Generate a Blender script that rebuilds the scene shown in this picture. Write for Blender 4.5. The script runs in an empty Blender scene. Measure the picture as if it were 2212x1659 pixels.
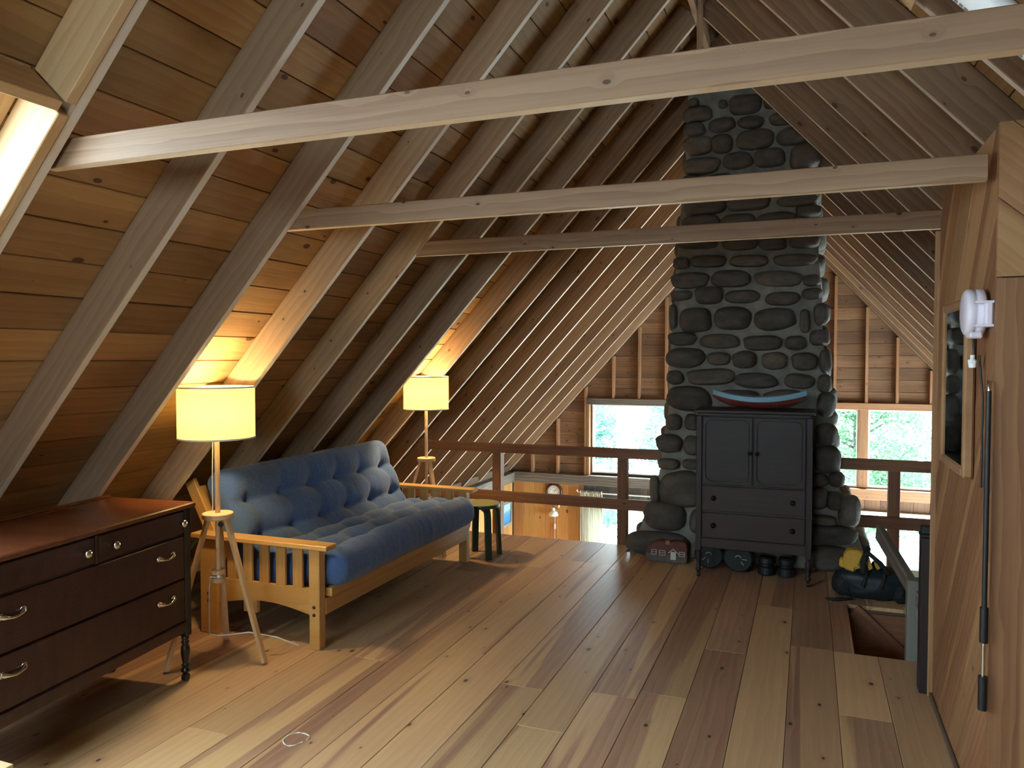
import bpy, bmesh, math, random
from mathutils import Vector, Matrix, noise
random.seed(7)
V = Vector
SC = bpy.context.scene
COL = SC.collection

# ------------------------------------------------------------------ camera
YAW, PITCH, CAM_H, FPX = math.radians(21.1), math.radians(1.95), 1.66, 1660.0
fw = V((-math.sin(YAW)*math.cos(PITCH), math.cos(YAW)*math.cos(PITCH), -math.sin(PITCH)))
rt = V((math.cos(YAW), math.sin(YAW), 0)); upv = rt.cross(fw)
cd = bpy.data.cameras.new('camera'); cd.sensor_fit = 'HORIZONTAL'; cd.sensor_width = 36.0
cd.lens = FPX/2212*36.0; cd.clip_start = 0.02; cd.clip_end = 500
cam = bpy.data.objects.new('camera', cd); COL.objects.link(cam)
m = Matrix((rt, upv, -fw)).transposed().to_4x4(); m.translation = (0, 0, CAM_H)
cam.matrix_world = m
SC.camera = cam

# ------------------------------------------------------------------ sky and exposure
SKY = 9.0
w = bpy.data.worlds.new('sky'); SC.world = w; w.use_nodes = True
bg = w.node_tree.nodes['Background']; bg.inputs[0].default_value = (0.80, 0.93, 1.0, 1); bg.inputs[1].default_value = SKY
vs = SC.view_settings
vs.view_transform = 'Standard'; vs.look = 'None'; vs.gamma = 1.0; vs.use_curve_mapping = False
vs.exposure = 2.3
SC.cycles.max_bounces = 8; SC.cycles.diffuse_bounces = 6; SC.cycles.glossy_bounces = 3
SC.cycles.transmission_bounces = 4; SC.cycles.transparent_max_bounces = 12
SC.cycles.caustics_reflective = False; SC.cycles.caustics_refractive = False
SC.cycles.sample_clamp_indirect = 6.0
SC.cycles.use_denoising = True

# ------------------------------------------------------------------ geometry constants
TH = math.radians(47.6); S, C = math.sin(TH), math.cos(TH)
DL, DR = 3.20, 2.14              # inner rafter planes: -S x + C z = DL,  S x + C z = DR
RD = 0.17                        # rafter depth
XR = (DR-DL)/2/S; ZR = (DL+DR)/2/C
SP = 0.607
Y0, YG = -2.2, 11.55             # rear and far gable
FLOOR_END = 6.68
LOW = -2.6
NL, NR = V((-S, 0, C)), V((S, 0, C))     # outward normals of the two roof slopes
UL, UR = V((C, 0, S)), V((-C, 0, S))     # up-slope directions

def portal(name, loc, xdir, ydir, sx, sy):
    """daylight portal for a window opening (shines along -Z of its frame)"""
    l = bpy.data.lights.new(name, 'AREA'); l.shape = 'RECTANGLE'; l.size = sx; l.size_y = sy
    l.cycles.is_portal = True
    o = bpy.data.objects.new(name, l); COL.objects.link(o)
    x, y = V(xdir).normalized(), V(ydir).normalized(); z = x.cross(y)
    mm = Matrix((x, y, z)).transposed().to_4x4(); mm.translation = loc; o.matrix_world = mm
WINS = [(-3.12, -1.35, -0.118, 0.942), (0.34, 0.652, -0.118, 0.95), (0.773, 2.05, -0.118, 0.95),
        (-3.2, -1.6, -2.2, -0.66), (0.42, 2.3, -2.2, -0.56)]
ADDED_REAR = [(-1.25, -0.25, 1.35, 2.25)]  # unseen window added in the rear gable to bring in daylight
ADDED_SIDE = [(6.8, 8.95, -2.3, -0.35), (9.15, 11.3, -2.3, -0.35)]      # unseen windows added low in the right-hand wall to light rafter undersides
for x0, x1, z0, z1 in WINS:
    portal('window_daylight', ((x0+x1)/2, YG+0.12, (z0+z1)/2), (1, 0, 0), (0, 0, 1), x1-x0, z1-z0)
for x0, x1, z0, z1 in ADDED_REAR:
    portal('window_daylight', ((x0+x1)/2, Y0-0.12, (z0+z1)/2), (-1, 0, 0), (0, 0, 1), x1-x0, z1-z0)
for y0, y1, z0, z1 in ADDED_SIDE:
    portal('window_daylight', (3.3, (y0+y1)/2, (z0+z1)/2), (0, -1, 0), (0, 0, 1), y1-y0, z1-z0)
SKYL = (-0.60, 1.70, -1.60, 0.34)   # skylight: y0, y1, up-slope s0, s1 (s = x*C + z*S)
def slopeL(s, d): return UL*s + NL*d
pl = slopeL((SKYL[2]+SKYL[3])/2, DL+RD+0.10)
portal('skylight_daylight', (pl.x, (SKYL[0]+SKYL[1])/2, pl.z), (0, -1, 0), UL, SKYL[1]-SKYL[0], SKYL[3]-SKYL[2])

# ------------------------------------------------------------------ materials
def newmat(name):
    mt = bpy.data.materials.new(name); mt.use_nodes = True
    nt = mt.node_tree; b = nt.nodes['Principled BSDF']
    return mt, nt, b
def nd(nt, t, **kw):
    n = nt.nodes.new(t)
    for k, v in kw.items():
        if k.startswith('i_'):
            n.inputs[int(k[2:]) if k[2:].isdigit() else k[2:]].default_value = v
        else: setattr(n, k, v)
    return n
def lk(nt, a, b): nt.links.new(a, b)
def math_n(nt, op, a, b=None, c=None, clamp=False):
    n = nd(nt, 'ShaderNodeMath', operation=op, use_clamp=clamp)
    for i, x in enumerate((a, b, c)):
        if x is None: continue
        if hasattr(x, 'is_linked'): lk(nt, x, n.inputs[i])
        else: n.inputs[i].default_value = x
    return n.outputs[0]
def ramp(nt, fac, stops):
    r = nd(nt, 'ShaderNodeValToRGB'); lk(nt, fac, r.inputs[0])
    e = r.color_ramp.elements
    while len(e) < len(stops): e.new(0.5)
    for i, (p, c) in enumerate(stops):
        e[i].position = p; e[i].color = (*c, 1)
    return r.outputs[0]
def mixc(nt, fac, a, b, mode='MIX'):
    n = nd(nt, 'ShaderNodeMix', data_type='RGBA', blend_type=mode)
    for i, x in ((0, fac), (6, a), (7, b)):
        if hasattr(x, 'is_linked'): lk(nt, x, n.inputs[i])
        elif i == 0: n.inputs[0].default_value = x
        else: n.inputs[i].default_value = (*x, 1)
    return n.outputs[2]

def wood(name, light, dark, knot=(0.045, 0.022, 0.012), knots=0.25, rough=0.55, ringscale=7.0, var=0.25,
         sap=None, grain=0.5, spec=0.35, stain=None, kscale=1.0, huevar=0.0, ksize=1.0):
    """pine-like wood; grain runs along local X, board face is local XY"""
    mt, nt, b = newmat(name)
    tc = nd(nt, 'ShaderNodeTexCoord'); oi = nd(nt, 'ShaderNodeObjectInfo')
    rnd = oi.outputs['Random']
    off = nd(nt, 'ShaderNodeCombineXYZ')
    lk(nt, math_n(nt, 'MULTIPLY', rnd, 173.0), off.inputs[0]); lk(nt, math_n(nt, 'MULTIPLY', rnd, 57.0), off.inputs[1])
    lk(nt, math_n(nt, 'MULTIPLY', rnd, 31.0), off.inputs[2])
    add = nd(nt, 'ShaderNodeVectorMath', operation='ADD'); lk(nt, tc.outputs['Object'], add.inputs[0]); lk(nt, off.outputs[0], add.inputs[1])
    P = add.outputs[0]
    def scaled(sx, sy, sz, src=P):
        mp = nd(nt, 'ShaderNodeVectorMath', operation='MULTIPLY'); lk(nt, src, mp.inputs[0]); mp.inputs[1].default_value = (sx, sy, sz)
        return mp.outputs[0]
    # knots
    vor = nd(nt, 'ShaderNodeTexVoronoi', voronoi_dimensions='2D', feature='F1'); lk(nt, scaled(2.6*kscale, 4.6*kscale, 1), vor.inputs['Vector']); vor.inputs['Scale'].default_value = 1.0
    sep = nd(nt, 'ShaderNodeSeparateColor'); lk(nt, vor.outputs['Color'], sep.inputs[0])
    thr = math_n(nt, 'MULTIPLY', math_n(nt, 'SUBTRACT', sep.outputs[0], 1.0-knots, clamp=True), 0.42*ksize)
    dist = vor.outputs['Distance']
    kn = nd(nt, 'ShaderNodeMapRange', interpolation_type='SMOOTHSTEP'); lk(nt, dist, kn.inputs[0])
    lk(nt, thr, kn.inputs[1]); lk(nt, math_n(nt, 'MULTIPLY', thr, 0.65), kn.inputs[2]); kn.inputs[3].default_value = 0; kn.inputs[4].default_value = 1
    halo = nd(nt, 'ShaderNodeMapRange', interpolation_type='SMOOTHSTEP'); lk(nt, dist, halo.inputs[0])
    lk(nt, math_n(nt, 'MULTIPLY', thr, 4.0), halo.inputs[1]); halo.inputs[2].default_value = 0; halo.inputs[3].default_value = 0; halo.inputs[4].default_value = 1
    bend = nd(nt, 'ShaderNodeCombineXYZ'); lk(nt, math_n(nt, 'MULTIPLY', halo.outputs[0], 0.03), bend.inputs[1])
    ab = nd(nt, 'ShaderNodeVectorMath', operation='ADD'); lk(nt, P, ab.inputs[0]); lk(nt, bend.outputs[0], ab.inputs[1]); PB = ab.outputs[0]
    # rings
    wv = nd(nt, 'ShaderNodeTexWave', wave_type='BANDS', bands_direction='Y', wave_profile='SAW'); lk(nt, scaled(0.22, 1, 1, PB), wv.inputs['Vector'])
    wv.inputs['Scale'].default_value = ringscale; wv.inputs['Distortion'].default_value = 5.5; wv.inputs['Detail'].default_value = 2.5; wv.inputs['Detail Scale'].default_value = 1.6
    fn = nd(nt, 'ShaderNodeTexNoise'); lk(nt, scaled(1.6, 70, 70, PB), fn.inputs['Vector']); fn.inputs['Scale'].default_value = 1.0; fn.inputs['Detail'].default_value = 4
    bn = nd(nt, 'ShaderNodeTexNoise'); lk(nt, scaled(0.7, 5.5, 5.5), bn.inputs['Vector']); bn.inputs['Scale'].default_value = 1.0; bn.inputs['Detail'].default_value = 3
    g = math_n(nt, 'ADD', math_n(nt, 'MULTIPLY', wv.outputs['Fac'], 0.45*grain), math_n(nt, 'ADD', math_n(nt, 'MULTIPLY', fn.outputs[0], 0.6*grain), math_n(nt, 'MULTIPLY', bn.outputs[0], 0.9)))
    gm = nd(nt, 'ShaderNodeMapRange'); lk(nt, g, gm.inputs[0]); gm.inputs[1].default_value = 0.30; gm.inputs[2].default_value = 0.62+0.55*grain
    col = ramp(nt, gm.outputs[0], [(0, light), (1, dark)])
    if sap:
        sn = nd(nt, 'ShaderNodeTexNoise'); lk(nt, scaled(0.2, 5.0, 5.0), sn.inputs['Vector']); sn.inputs['Scale'].default_value = 1.0; sn.inputs['Detail'].default_value = 2.2; sn.inputs['Distortion'].default_value = 0.6
        sm = nd(nt, 'ShaderNodeMapRange', interpolation_type='SMOOTHSTEP'); lk(nt, math_n(nt, 'ADD', sn.outputs[0], math_n(nt, 'MULTIPLY', math_n(nt, 'SUBTRACT', rnd, 0.5), 0.34)), sm.inputs[0]); sm.inputs[1].default_value = 0.50; sm.inputs[2].default_value = 0.535
        sapc = ramp(nt, gm.outputs[0], [(0, sap[0]), (1, sap[1])])
        col = mixc(nt, sm.outputs[0], sapc, col)
    # per-board tone
    vr = nd(nt, 'ShaderNodeHueSaturation'); lk(nt, col, vr.inputs['Color'])
    r2 = math_n(nt, 'FRACT', math_n(nt, 'MULTIPLY', rnd, 17.31))
    lk(nt, math_n(nt, 'ADD', math_n(nt, 'MULTIPLY', r2, 2*var), 1.0-var), vr.inputs['Value'])
    lk(nt, math_n(nt, 'ADD', math_n(nt, 'MULTIPLY', math_n(nt, 'FRACT', math_n(nt, 'MULTIPLY', rnd, 41.7)), 0.04*huevar), 0.5-0.02*huevar), vr.inputs['Hue'])
    col = vr.outputs[0]
    if stain:
        st = nd(nt, 'ShaderNodeTexNoise'); lk(nt, scaled(1.3, 3.5, 3.5), st.inputs['Vector']); st.inputs['Scale'].default_value = 1.0; st.inputs['Detail'].default_value = 5
        sr = nd(nt, 'ShaderNodeMapRange', interpolation_type='SMOOTHSTEP'); lk(nt, st.outputs[0], sr.inputs[0]); sr.inputs[1].default_value = 0.52; sr.inputs[2].default_value = 0.72; sr.inputs[4].default_value = stain[1]
        col = mixc(nt, sr.outputs[0], col, stain[0])
    col = mixc(nt, math_n(nt, 'MULTIPLY', halo.outputs[0], 0.35), col, dark)
    col = mixc(nt, math_n(nt, 'MULTIPLY', kn.outputs[0], 0.88), col, knot)
    lk(nt, col, b.inputs['Base Color'])
    b.inputs['Roughness'].default_value = rough; b.inputs['Specular IOR Level'].default_value = spec
    bp = nd(nt, 'ShaderNodeBump'); bp.inputs['Strength'].default_value = 0.12; bp.inputs['Distance'].default_value = 0.01; lk(nt, fn.outputs[0], bp.inputs['Height']); lk(nt, bp.outputs[0], b.inputs['Normal'])
    return mt

def plain(name, col, rough=0.6, metal=0.0, spec=0.5, noise_amt=0.0, nscale=40, bump=0.0):
    mt, nt, b = newmat(name)
    b.inputs['Roughness'].default_value = rough; b.inputs['Metallic'].default_value = metal; b.inputs['Specular IOR Level'].default_value = spec
    if noise_amt or bump:
        tc = nd(nt, 'ShaderNodeTexCoord'); n = nd(nt, 'ShaderNodeTexNoise'); lk(nt, tc.outputs['Object'], n.inputs['Vector']); n.inputs['Scale'].default_value = nscale; n.inputs['Detail'].default_value = 5
        d = tuple(c*(1-noise_amt) for c in col); e = tuple(min(1, c*(1+noise_amt)) for c in col)
        lk(nt, ramp(nt, n.outputs[0], [(0.3, d), (0.7, e)]), b.inputs['Base Color'])
        if bump:
            bp = nd(nt, 'ShaderNodeBump'); bp.inputs['Strength'].default_value = bump; bp.inputs['Distance'].default_value = 0.01; lk(nt, n.outputs[0], bp.inputs['Height']); lk(nt, bp.outputs[0], b.inputs['Normal'])
    else: b.inputs['Base Color'].default_value = (*col, 1)
    return mt

M = {}
M['floor'] = wood('floor_pine', (0.42, 0.258, 0.16), (0.265, 0.142, 0.086), sap=((0.53, 0.355, 0.19), (0.43, 0.265, 0.14)), knots=0.34, rough=0.42, var=0.16, grain=0.62, spec=0.4, huevar=0.3, kscale=1.5, ksize=0.65)
M['deck'] = wood('roof_deck_pine', (0.45, 0.275, 0.12), (0.28, 0.155, 0.064), knots=0.45, rough=0.6, var=0.24, grain=0.4, huevar=0.3, ksize=0.6, stain=((0.11, 0.05, 0.022), 0.5), kscale=1.1)
M['rafter'] = wood('rafter_fir', (0.41, 0.285, 0.18), (0.26, 0.165, 0.10), knots=0.25, rough=0.6, var=0.16, grain=0.75, kscale=1.9, huevar=0.15, ksize=0.7)
M['rafter_dark'] = wood('rafter_fir_reddish', (0.30, 0.19, 0.112), (0.165, 0.092, 0.05), knots=0.36, rough=0.6, var=0.18, grain=0.65, kscale=1.8, huevar=0.15, ksize=0.8)
M['rafter_lit_edge'] = wood('rafter_lit_edge', (0.72, 0.64, 0.54), (0.58, 0.49, 0.39), knots=0.05, rough=0.42, var=0.1, grain=0.4, spec=0.5)  # floor bounce and window light painted into the rafter undersides as paler wood
M['beam'] = wood('collar_fir', (0.37, 0.245, 0.15), (0.22, 0.128, 0.076), knots=0.4, rough=0.55, var=0.1, grain=0.8, kscale=2.2, ksize=0.6)
M['beam_lit_edge'] = wood('beam_lit_underside', (0.80, 0.66, 0.47), (0.68, 0.52, 0.34), knots=0.04, rough=0.5, var=0.05, grain=0.4)  # far paler than the beam faces: light from below put into the colour
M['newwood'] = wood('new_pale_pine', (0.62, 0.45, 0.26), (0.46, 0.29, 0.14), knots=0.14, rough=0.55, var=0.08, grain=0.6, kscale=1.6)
M['siding'] = wood('gable_siding_pine', (0.30, 0.17, 0.092), (0.16, 0.08, 0.042), knots=0.5, rough=0.65, var=0.25, grain=0.4, stain=((0.08, 0.045, 0.03), 0.65), kscale=2.0, ksize=0.6)
M['stud'] = wood('stud_pine', (0.40, 0.22, 0.12), (0.26, 0.125, 0.06), knots=0.15, rough=0.6, var=0.1, kscale=2)
M['greybeam'] = wood('weathered_beam', (0.30, 0.25, 0.20), (0.10, 0.085, 0.075), knots=0.12, rough=0.7, var=0.1, grain=1.0, stain=((0.04, 0.04, 0.045), 0.7))
M['darkboard'] = wood('dark_old_board', (0.14, 0.115, 0.095), (0.045, 0.04, 0.038), knots=0.15, rough=0.7, var=0.25, stain=((0.3, 0.26, 0.2), 0.5))
M['pine'] = wood('knotty_pine', (0.62, 0.34, 0.12), (0.44, 0.20, 0.06), knots=0.3, rough=0.45, var=0.12, grain=0.5, kscale=1.2, huevar=0.3)
M['panel'] = wood('partition_cedar', (0.36, 0.19, 0.092), (0.20, 0.088, 0.042), knots=0.16, rough=0.55, var=0.14, grain=0.8, sap=((0.42, 0.25, 0.12), (0.30, 0.155, 0.07)), huevar=0.15, kscale=1.6)
M['rail'] = wood('railing_fir', (0.30, 0.15, 0.075), (0.17, 0.072, 0.036), knots=0.22, rough=0.5, var=0.1, kscale=1.6)
M['futwood'] = wood('futon_birch', (0.60, 0.36, 0.125), (0.46, 0.245, 0.075), knots=0.0, rough=0.38, var=0.06, grain=0.45)
M['lampwood'] = wood('lamp_ash', (0.66, 0.46, 0.26), (0.55, 0.35, 0.18), knots=0.0, rough=0.45, var=0.05, grain=0.4)
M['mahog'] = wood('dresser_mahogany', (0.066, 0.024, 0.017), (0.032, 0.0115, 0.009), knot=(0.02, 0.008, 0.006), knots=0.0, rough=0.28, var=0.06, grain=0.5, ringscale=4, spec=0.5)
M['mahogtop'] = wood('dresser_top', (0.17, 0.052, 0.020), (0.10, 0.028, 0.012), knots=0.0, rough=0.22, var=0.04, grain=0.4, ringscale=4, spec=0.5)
M['blackwood'] = plain('black_turned_wood', (0.012, 0.008, 0.008), 0.25)
M['brownarm'] = wood('wardrobe_walnut', (0.030, 0.0180, 0.0190), (0.020, 0.0125, 0.0140), knots=0.0, rough=0.5, var=0.05, grain=0.4)
M['brownarm2'] = wood('wardrobe_walnut_drawer', (0.040, 0.0185, 0.0175), (0.027, 0.0130, 0.0130), knots=0.0, rough=0.5, var=0.05, grain=0.4)
M['greypaint'] = wood('greenish_board', (0.20, 0.20, 0.17), (0.13, 0.13, 0.11), knots=0.05, rough=0.7, var=0.05)
M['chrome'] = plain('nickel', (0.72, 0.70, 0.66), 0.22, 1.0)
M['brass'] = plain('brass', (0.62, 0.44, 0.18), 0.3, 1.0)
M['black'] = plain('black_plastic', (0.007, 0.008, 0.010), 0.5)
M['blackfab'] = plain('black_nylon', (0.004, 0.006, 0.010), 0.75, noise_amt=0.5, nscale=60, bump=0.4)
M['tealfab'] = plain('dark_teal_nylon', (0.006, 0.014, 0.020), 0.55, noise_amt=0.4, nscale=50, bump=0.3)
M['yellow'] = plain('yellow_foam', (0.55, 0.33, 0.045), 0.7, noise_amt=0.12, nscale=25, bump=0.2)
M['white'] = plain('white_paint', (0.80, 0.81, 0.82), 0.4)
M['whiteplastic'] = plain('white_plastic', (0.72, 0.68, 0.78), 0.35)
M['pvc'] = plain('white_pvc', (0.85, 0.87, 0.9), 0.3)
M['cord'] = plain('white_cord', (0.75, 0.74, 0.72), 0.5)
M['green'] = plain('dark_green_paint', (0.022, 0.055, 0.040), 0.35)
M['greentop'] = plain('olive_green_paint', (0.21, 0.215, 0.09), 0.4)
M['darkgreen'] = plain('weight_green_black', (0.003, 0.009, 0.012), 0.6)
M['gasket'] = plain('grey_print', (0.25, 0.27, 0.3), 0.6)
M['red'] = plain('barn_red_paint', (0.135, 0.022, 0.016), 0.6, noise_amt=0.25, nscale=12)
M['paleblue'] = plain('pale_blue_paint', (0.20, 0.42, 0.58), 0.5)
M['rockred'] = plain('painted_red_roof', (0.115, 0.040, 0.032), 0.8, noise_amt=0.25, nscale=18)
M['rockgrey'] = plain('stone_grey', (0.11, 0.095, 0.08), 0.9, noise_amt=0.3, nscale=20, bump=0.3)
M['paintwhite'] = plain('chalk_white_paint', (0.62, 0.60, 0.54), 0.8)
M['mortar'] = plain('mortar', (0.21, 0.205, 0.18), 0.95, noise_amt=0.3, nscale=9, bump=0.8)
M['frame_mould'] = wood('mirror_frame', (0.42, 0.25, 0.13), (0.26, 0.13, 0.06), knots=0.0, rough=0.35, var=0.03, grain=0.4)
M['mirror'] = plain('mirror_glass', (0.42, 0.50, 0.48), 0.03, 1.0)
M['dial'] = plain('clock_dial', (0.85, 0.88, 0.86), 0.5)
M['clockwood'] = plain('clock_brown_wood', (0.075, 0.026, 0.014), 0.35)
M['driftwood'] = wood('grey_picture_frame', (0.36, 0.32, 0.28), (0.24, 0.21, 0.18), knots=0.05, rough=0.7)
M['roofsheet'] = plain('roof_underlay', (0.10, 0.06, 0.035), 0.9)
M['carcass'] = plain('dark_timber', (0.10, 0.06, 0.035), 0.9)
M['lowfloor'] = wood('lower_floor', (0.60, 0.44, 0.27), (0.46, 0.31, 0.17), knots=0.1, rough=0.5)

def stone_mat():
    mt, nt, b = newmat('fieldstone')
    tc = nd(nt, 'ShaderNodeTexCoord'); oi = nd(nt, 'ShaderNodeObjectInfo'); rnd = oi.outputs['Random']
    n = nd(nt, 'ShaderNodeTexNoise', noise_dimensions='4D'); lk(nt, tc.outputs['Object'], n.inputs['Vector']); lk(nt, math_n(nt, 'MULTIPLY', rnd, 99), n.inputs['W']); n.inputs['Scale'].default_value = 1.6; n.inputs['Detail'].default_value = 6
    f = nd(nt, 'ShaderNodeTexNoise', noise_dimensions='4D'); lk(nt, tc.outputs['Object'], f.inputs['Vector']); lk(nt, math_n(nt, 'MULTIPLY', rnd, 55), f.inputs['W']); f.inputs['Scale'].default_value = 22; f.inputs['Detail'].default_value = 4
    base = ramp(nt, rnd, [(0, (0.068, 0.063, 0.058)), (0.35, (0.108, 0.095, 0.081)), (0.7, (0.08, 0.076, 0.074)), (1, (0.14, 0.12, 0.098))])
    v = math_n(nt, 'ADD', math_n(nt, 'MULTIPLY', n.outputs[0], 0.9), math_n(nt, 'MULTIPLY', f.outputs[0], 0.5))
    mul = ramp(nt, v, [(0.45, (0.55, 0.55, 0.55)), (0.95, (1.35, 1.32, 1.28))])
    lk(nt, mixc(nt, 1.0, base, mul, 'MULTIPLY'), b.inputs['Base Color'])
    b.inputs['Roughness'].default_value = 0.8
    bp = nd(nt, 'ShaderNodeBump'); bp.inputs['Strength'].default_value = 0.35; bp.inputs['Distance'].default_value = 0.02; lk(nt, f.outputs[0], bp.inputs['Height']); lk(nt, bp.outputs[0], b.inputs['Normal'])
    return mt
M['stone'] = stone_mat()

def denim():
    mt, nt, b = newmat('blue_denim')
    tc = nd(nt, 'ShaderNodeTexCoord')
    mp = nd(nt, 'ShaderNodeVectorMath', operation='MULTIPLY'); lk(nt, tc.outputs['Object'], mp.inputs[0]); mp.inputs[1].default_value = (300, 30, 300)
    n = nd(nt, 'ShaderNodeTexNoise'); lk(nt, mp.outputs[0], n.inputs['Vector']); n.inputs['Scale'].default_value = 1.0; n.inputs['Detail'].default_value = 3
    lk(nt, ramp(nt, n.outputs[0], [(0.3, (0.042, 0.085, 0.21)), (0.7, (0.08, 0.145, 0.33))]), b.inputs['Base Color'])
    b.inputs['Roughness'].default_value = 0.85; b.inputs['Sheen Weight'].default_value = 0.25; b.inputs['Specular IOR Level'].default_value = 0.2
    mp2 = nd(nt, 'ShaderNodeVectorMath', operation='MULTIPLY'); lk(nt, tc.outputs['Object'], mp2.inputs[0]); mp2.inputs[1].default_value = (5, 42, 7)
    n2 = nd(nt, 'ShaderNodeTexNoise'); lk(nt, mp2.outputs[0], n2.inputs['Vector']); n2.inputs['Scale'].default_value = 1.0; n2.inputs['Detail'].default_value = 2
    bp = nd(nt, 'ShaderNodeBump'); bp.inputs['Strength'].default_value = 0.35; bp.inputs['Distance'].default_value = 0.012; lk(nt, n2.outputs[0], bp.inputs['Height']); lk(nt, bp.outputs[0], b.inputs['Normal'])
    return mt
M['denim'] = denim()
def shade_mat():
    mt, nt, b = newmat('lamp_shade_fabric')
    out = nt.nodes['Material Output']
    tl = nd(nt, 'ShaderNodeBsdfTranslucent'); tl.inputs[0].default_value = (0.90, 0.80, 0.48, 1)
    df = nd(nt, 'ShaderNodeBsdfDiffuse'); df.inputs[0].default_value = (0.82, 0.76, 0.55, 1)
    mx = nd(nt, 'ShaderNodeMixShader'); mx.inputs[0].default_value = 0.45
    lk(nt, df.outputs[0], mx.inputs[1]); lk(nt, tl.outputs[0], mx.inputs[2])
    em = nd(nt, 'ShaderNodeEmission'); em.inputs[0].default_value = (1.0, 0.88, 0.30, 1); em.inputs[1].default_value = 0.12
    ad = nd(nt, 'ShaderNodeAddShader'); lk(nt, mx.outputs[0], ad.inputs[0]); lk(nt, em.outputs[0], ad.inputs[1]); lk(nt, ad.outputs[0], out.inputs[0])
    return mt
M['shade'] = shade_mat()
def glow_mat(name, col, strength):
    mt, nt, b = newmat(name)
    b.inputs['Base Color'].default_value = (0.9, 0.9, 0.85, 1); b.inputs['Emission Color'].default_value = (*col, 1); b.inputs['Emission Strength'].default_value = strength
    return mt
M['bulb'] = glow_mat('lit_bulb', (1.0, 0.72, 0.36), 14.0)
def pane_mat(name='window_glass', tint=(0.93, 0.97, 0.97)):
    mt, nt, b = newmat(name)
    out = nt.nodes['Material Output']
    t = nd(nt, 'ShaderNodeBsdfTransparent'); t.inputs[0].default_value = (*tint, 1)
    g = nd(nt, 'ShaderNodeBsdfGlossy'); g.inputs['Roughness'].default_value = 0.02
    mx = nd(nt, 'ShaderNodeMixShader'); mx.inputs[0].default_value = 0.05
    lk(nt, t.outputs[0], mx.inputs[1]); lk(nt, g.outputs[0], mx.inputs[2]); lk(nt, mx.outputs[0], out.inputs[0])
    return mt
M['glass'] = pane_mat()
M['skyglass'] = pane_mat('tinted_skylight_glass', (0.60, 0.63, 0.64))
def curtain_mat():
    mt, nt, b = newmat('cream_curtain')
    out = nt.nodes['Material Output']
    tl = nd(nt, 'ShaderNodeBsdfTranslucent'); tl.inputs[0].default_value = (0.60, 0.56, 0.46, 1)
    df = nd(nt, 'ShaderNodeBsdfDiffuse'); df.inputs[0].default_value = (0.58, 0.55, 0.47, 1)
    mx = nd(nt, 'ShaderNodeMixShader'); mx.inputs[0].default_value = 0.15
    lk(nt, df.outputs[0], mx.inputs[1]); lk(nt, tl.outputs[0], mx.inputs[2]); lk(nt, mx.outputs[0], out.inputs[0])
    return mt
M['curtain'] = curtain_mat()
def leaf_mat(name, a, bcol):
    mt, nt, b = newmat(name)
    out = nt.nodes['Material Output']
    tc = nd(nt, 'ShaderNodeTexCoord'); n = nd(nt, 'ShaderNodeTexNoise'); lk(nt, tc.outputs['Object'], n.inputs['Vector']); n.inputs['Scale'].default_value = 3.0
    cc = ramp(nt, n.outputs[0], [(0.35, a), (0.65, bcol)])
    tl = nd(nt, 'ShaderNodeBsdfTranslucent'); df = nd(nt, 'ShaderNodeBsdfDiffuse'); lk(nt, cc, tl.inputs[0]); lk(nt, cc, df.inputs[0])
    mx = nd(nt, 'ShaderNodeMixShader'); mx.inputs[0].default_value = 0.5
    lk(nt, df.outputs[0], mx.inputs[1]); lk(nt, tl.outputs[0], mx.inputs[2]); lk(nt, mx.outputs[0], out.inputs[0])
    return mt
M['leaf'] = leaf_mat('broad_leaf', (0.10, 0.22, 0.12), (0.26, 0.42, 0.26))
M['needle'] = leaf_mat('pine_needle', (0.05, 0.12, 0.10), (0.12, 0.22, 0.18))
M['bark'] = plain('bark', (0.13, 0.15, 0.15), 0.9, noise_amt=0.4, nscale=8)
M['rock'] = plain('shore_rock', (0.36, 0.36, 0.36), 0.9, noise_amt=0.35, nscale=2.5, bump=0.5)
M['ground'] = plain('ground_litter', (0.34, 0.34, 0.27), 0.95, noise_amt=0.35, nscale=0.8)
M['water'] = plain('lake_water', (0.55, 0.60, 0.62), 0.15)
def painting_mat():
    mt, nt, b = newmat('seascape_print')
    tc = nd(nt, 'ShaderNodeTexCoord'); sp = nd(nt, 'ShaderNodeSeparateXYZ'); lk(nt, tc.outputs['Object'], sp.inputs[0])
    n = nd(nt, 'ShaderNodeTexNoise'); lk(nt, tc.outputs['Object'], n.inputs['Vector']); n.inputs['Scale'].default_value = 14
    v = math_n(nt, 'ADD', math_n(nt, 'MULTIPLY_ADD', sp.outputs[1], 2.6, 0.5), math_n(nt, 'MULTIPLY', math_n(nt, 'SUBTRACT', n.outputs[0], 0.5), 0.25))
    lk(nt, ramp(nt, v, [(0.0, (0.05, 0.22, 0.55)), (0.42, (0.08, 0.30, 0.58)), (0.56, (0.20, 0.40, 0.55)), (0.62, (0.42, 0.62, 0.68)), (1.0, (0.30, 0.62, 0.80))]), b.inputs['Base Color'])
    return mt
M['painting'] = painting_mat()

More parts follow.
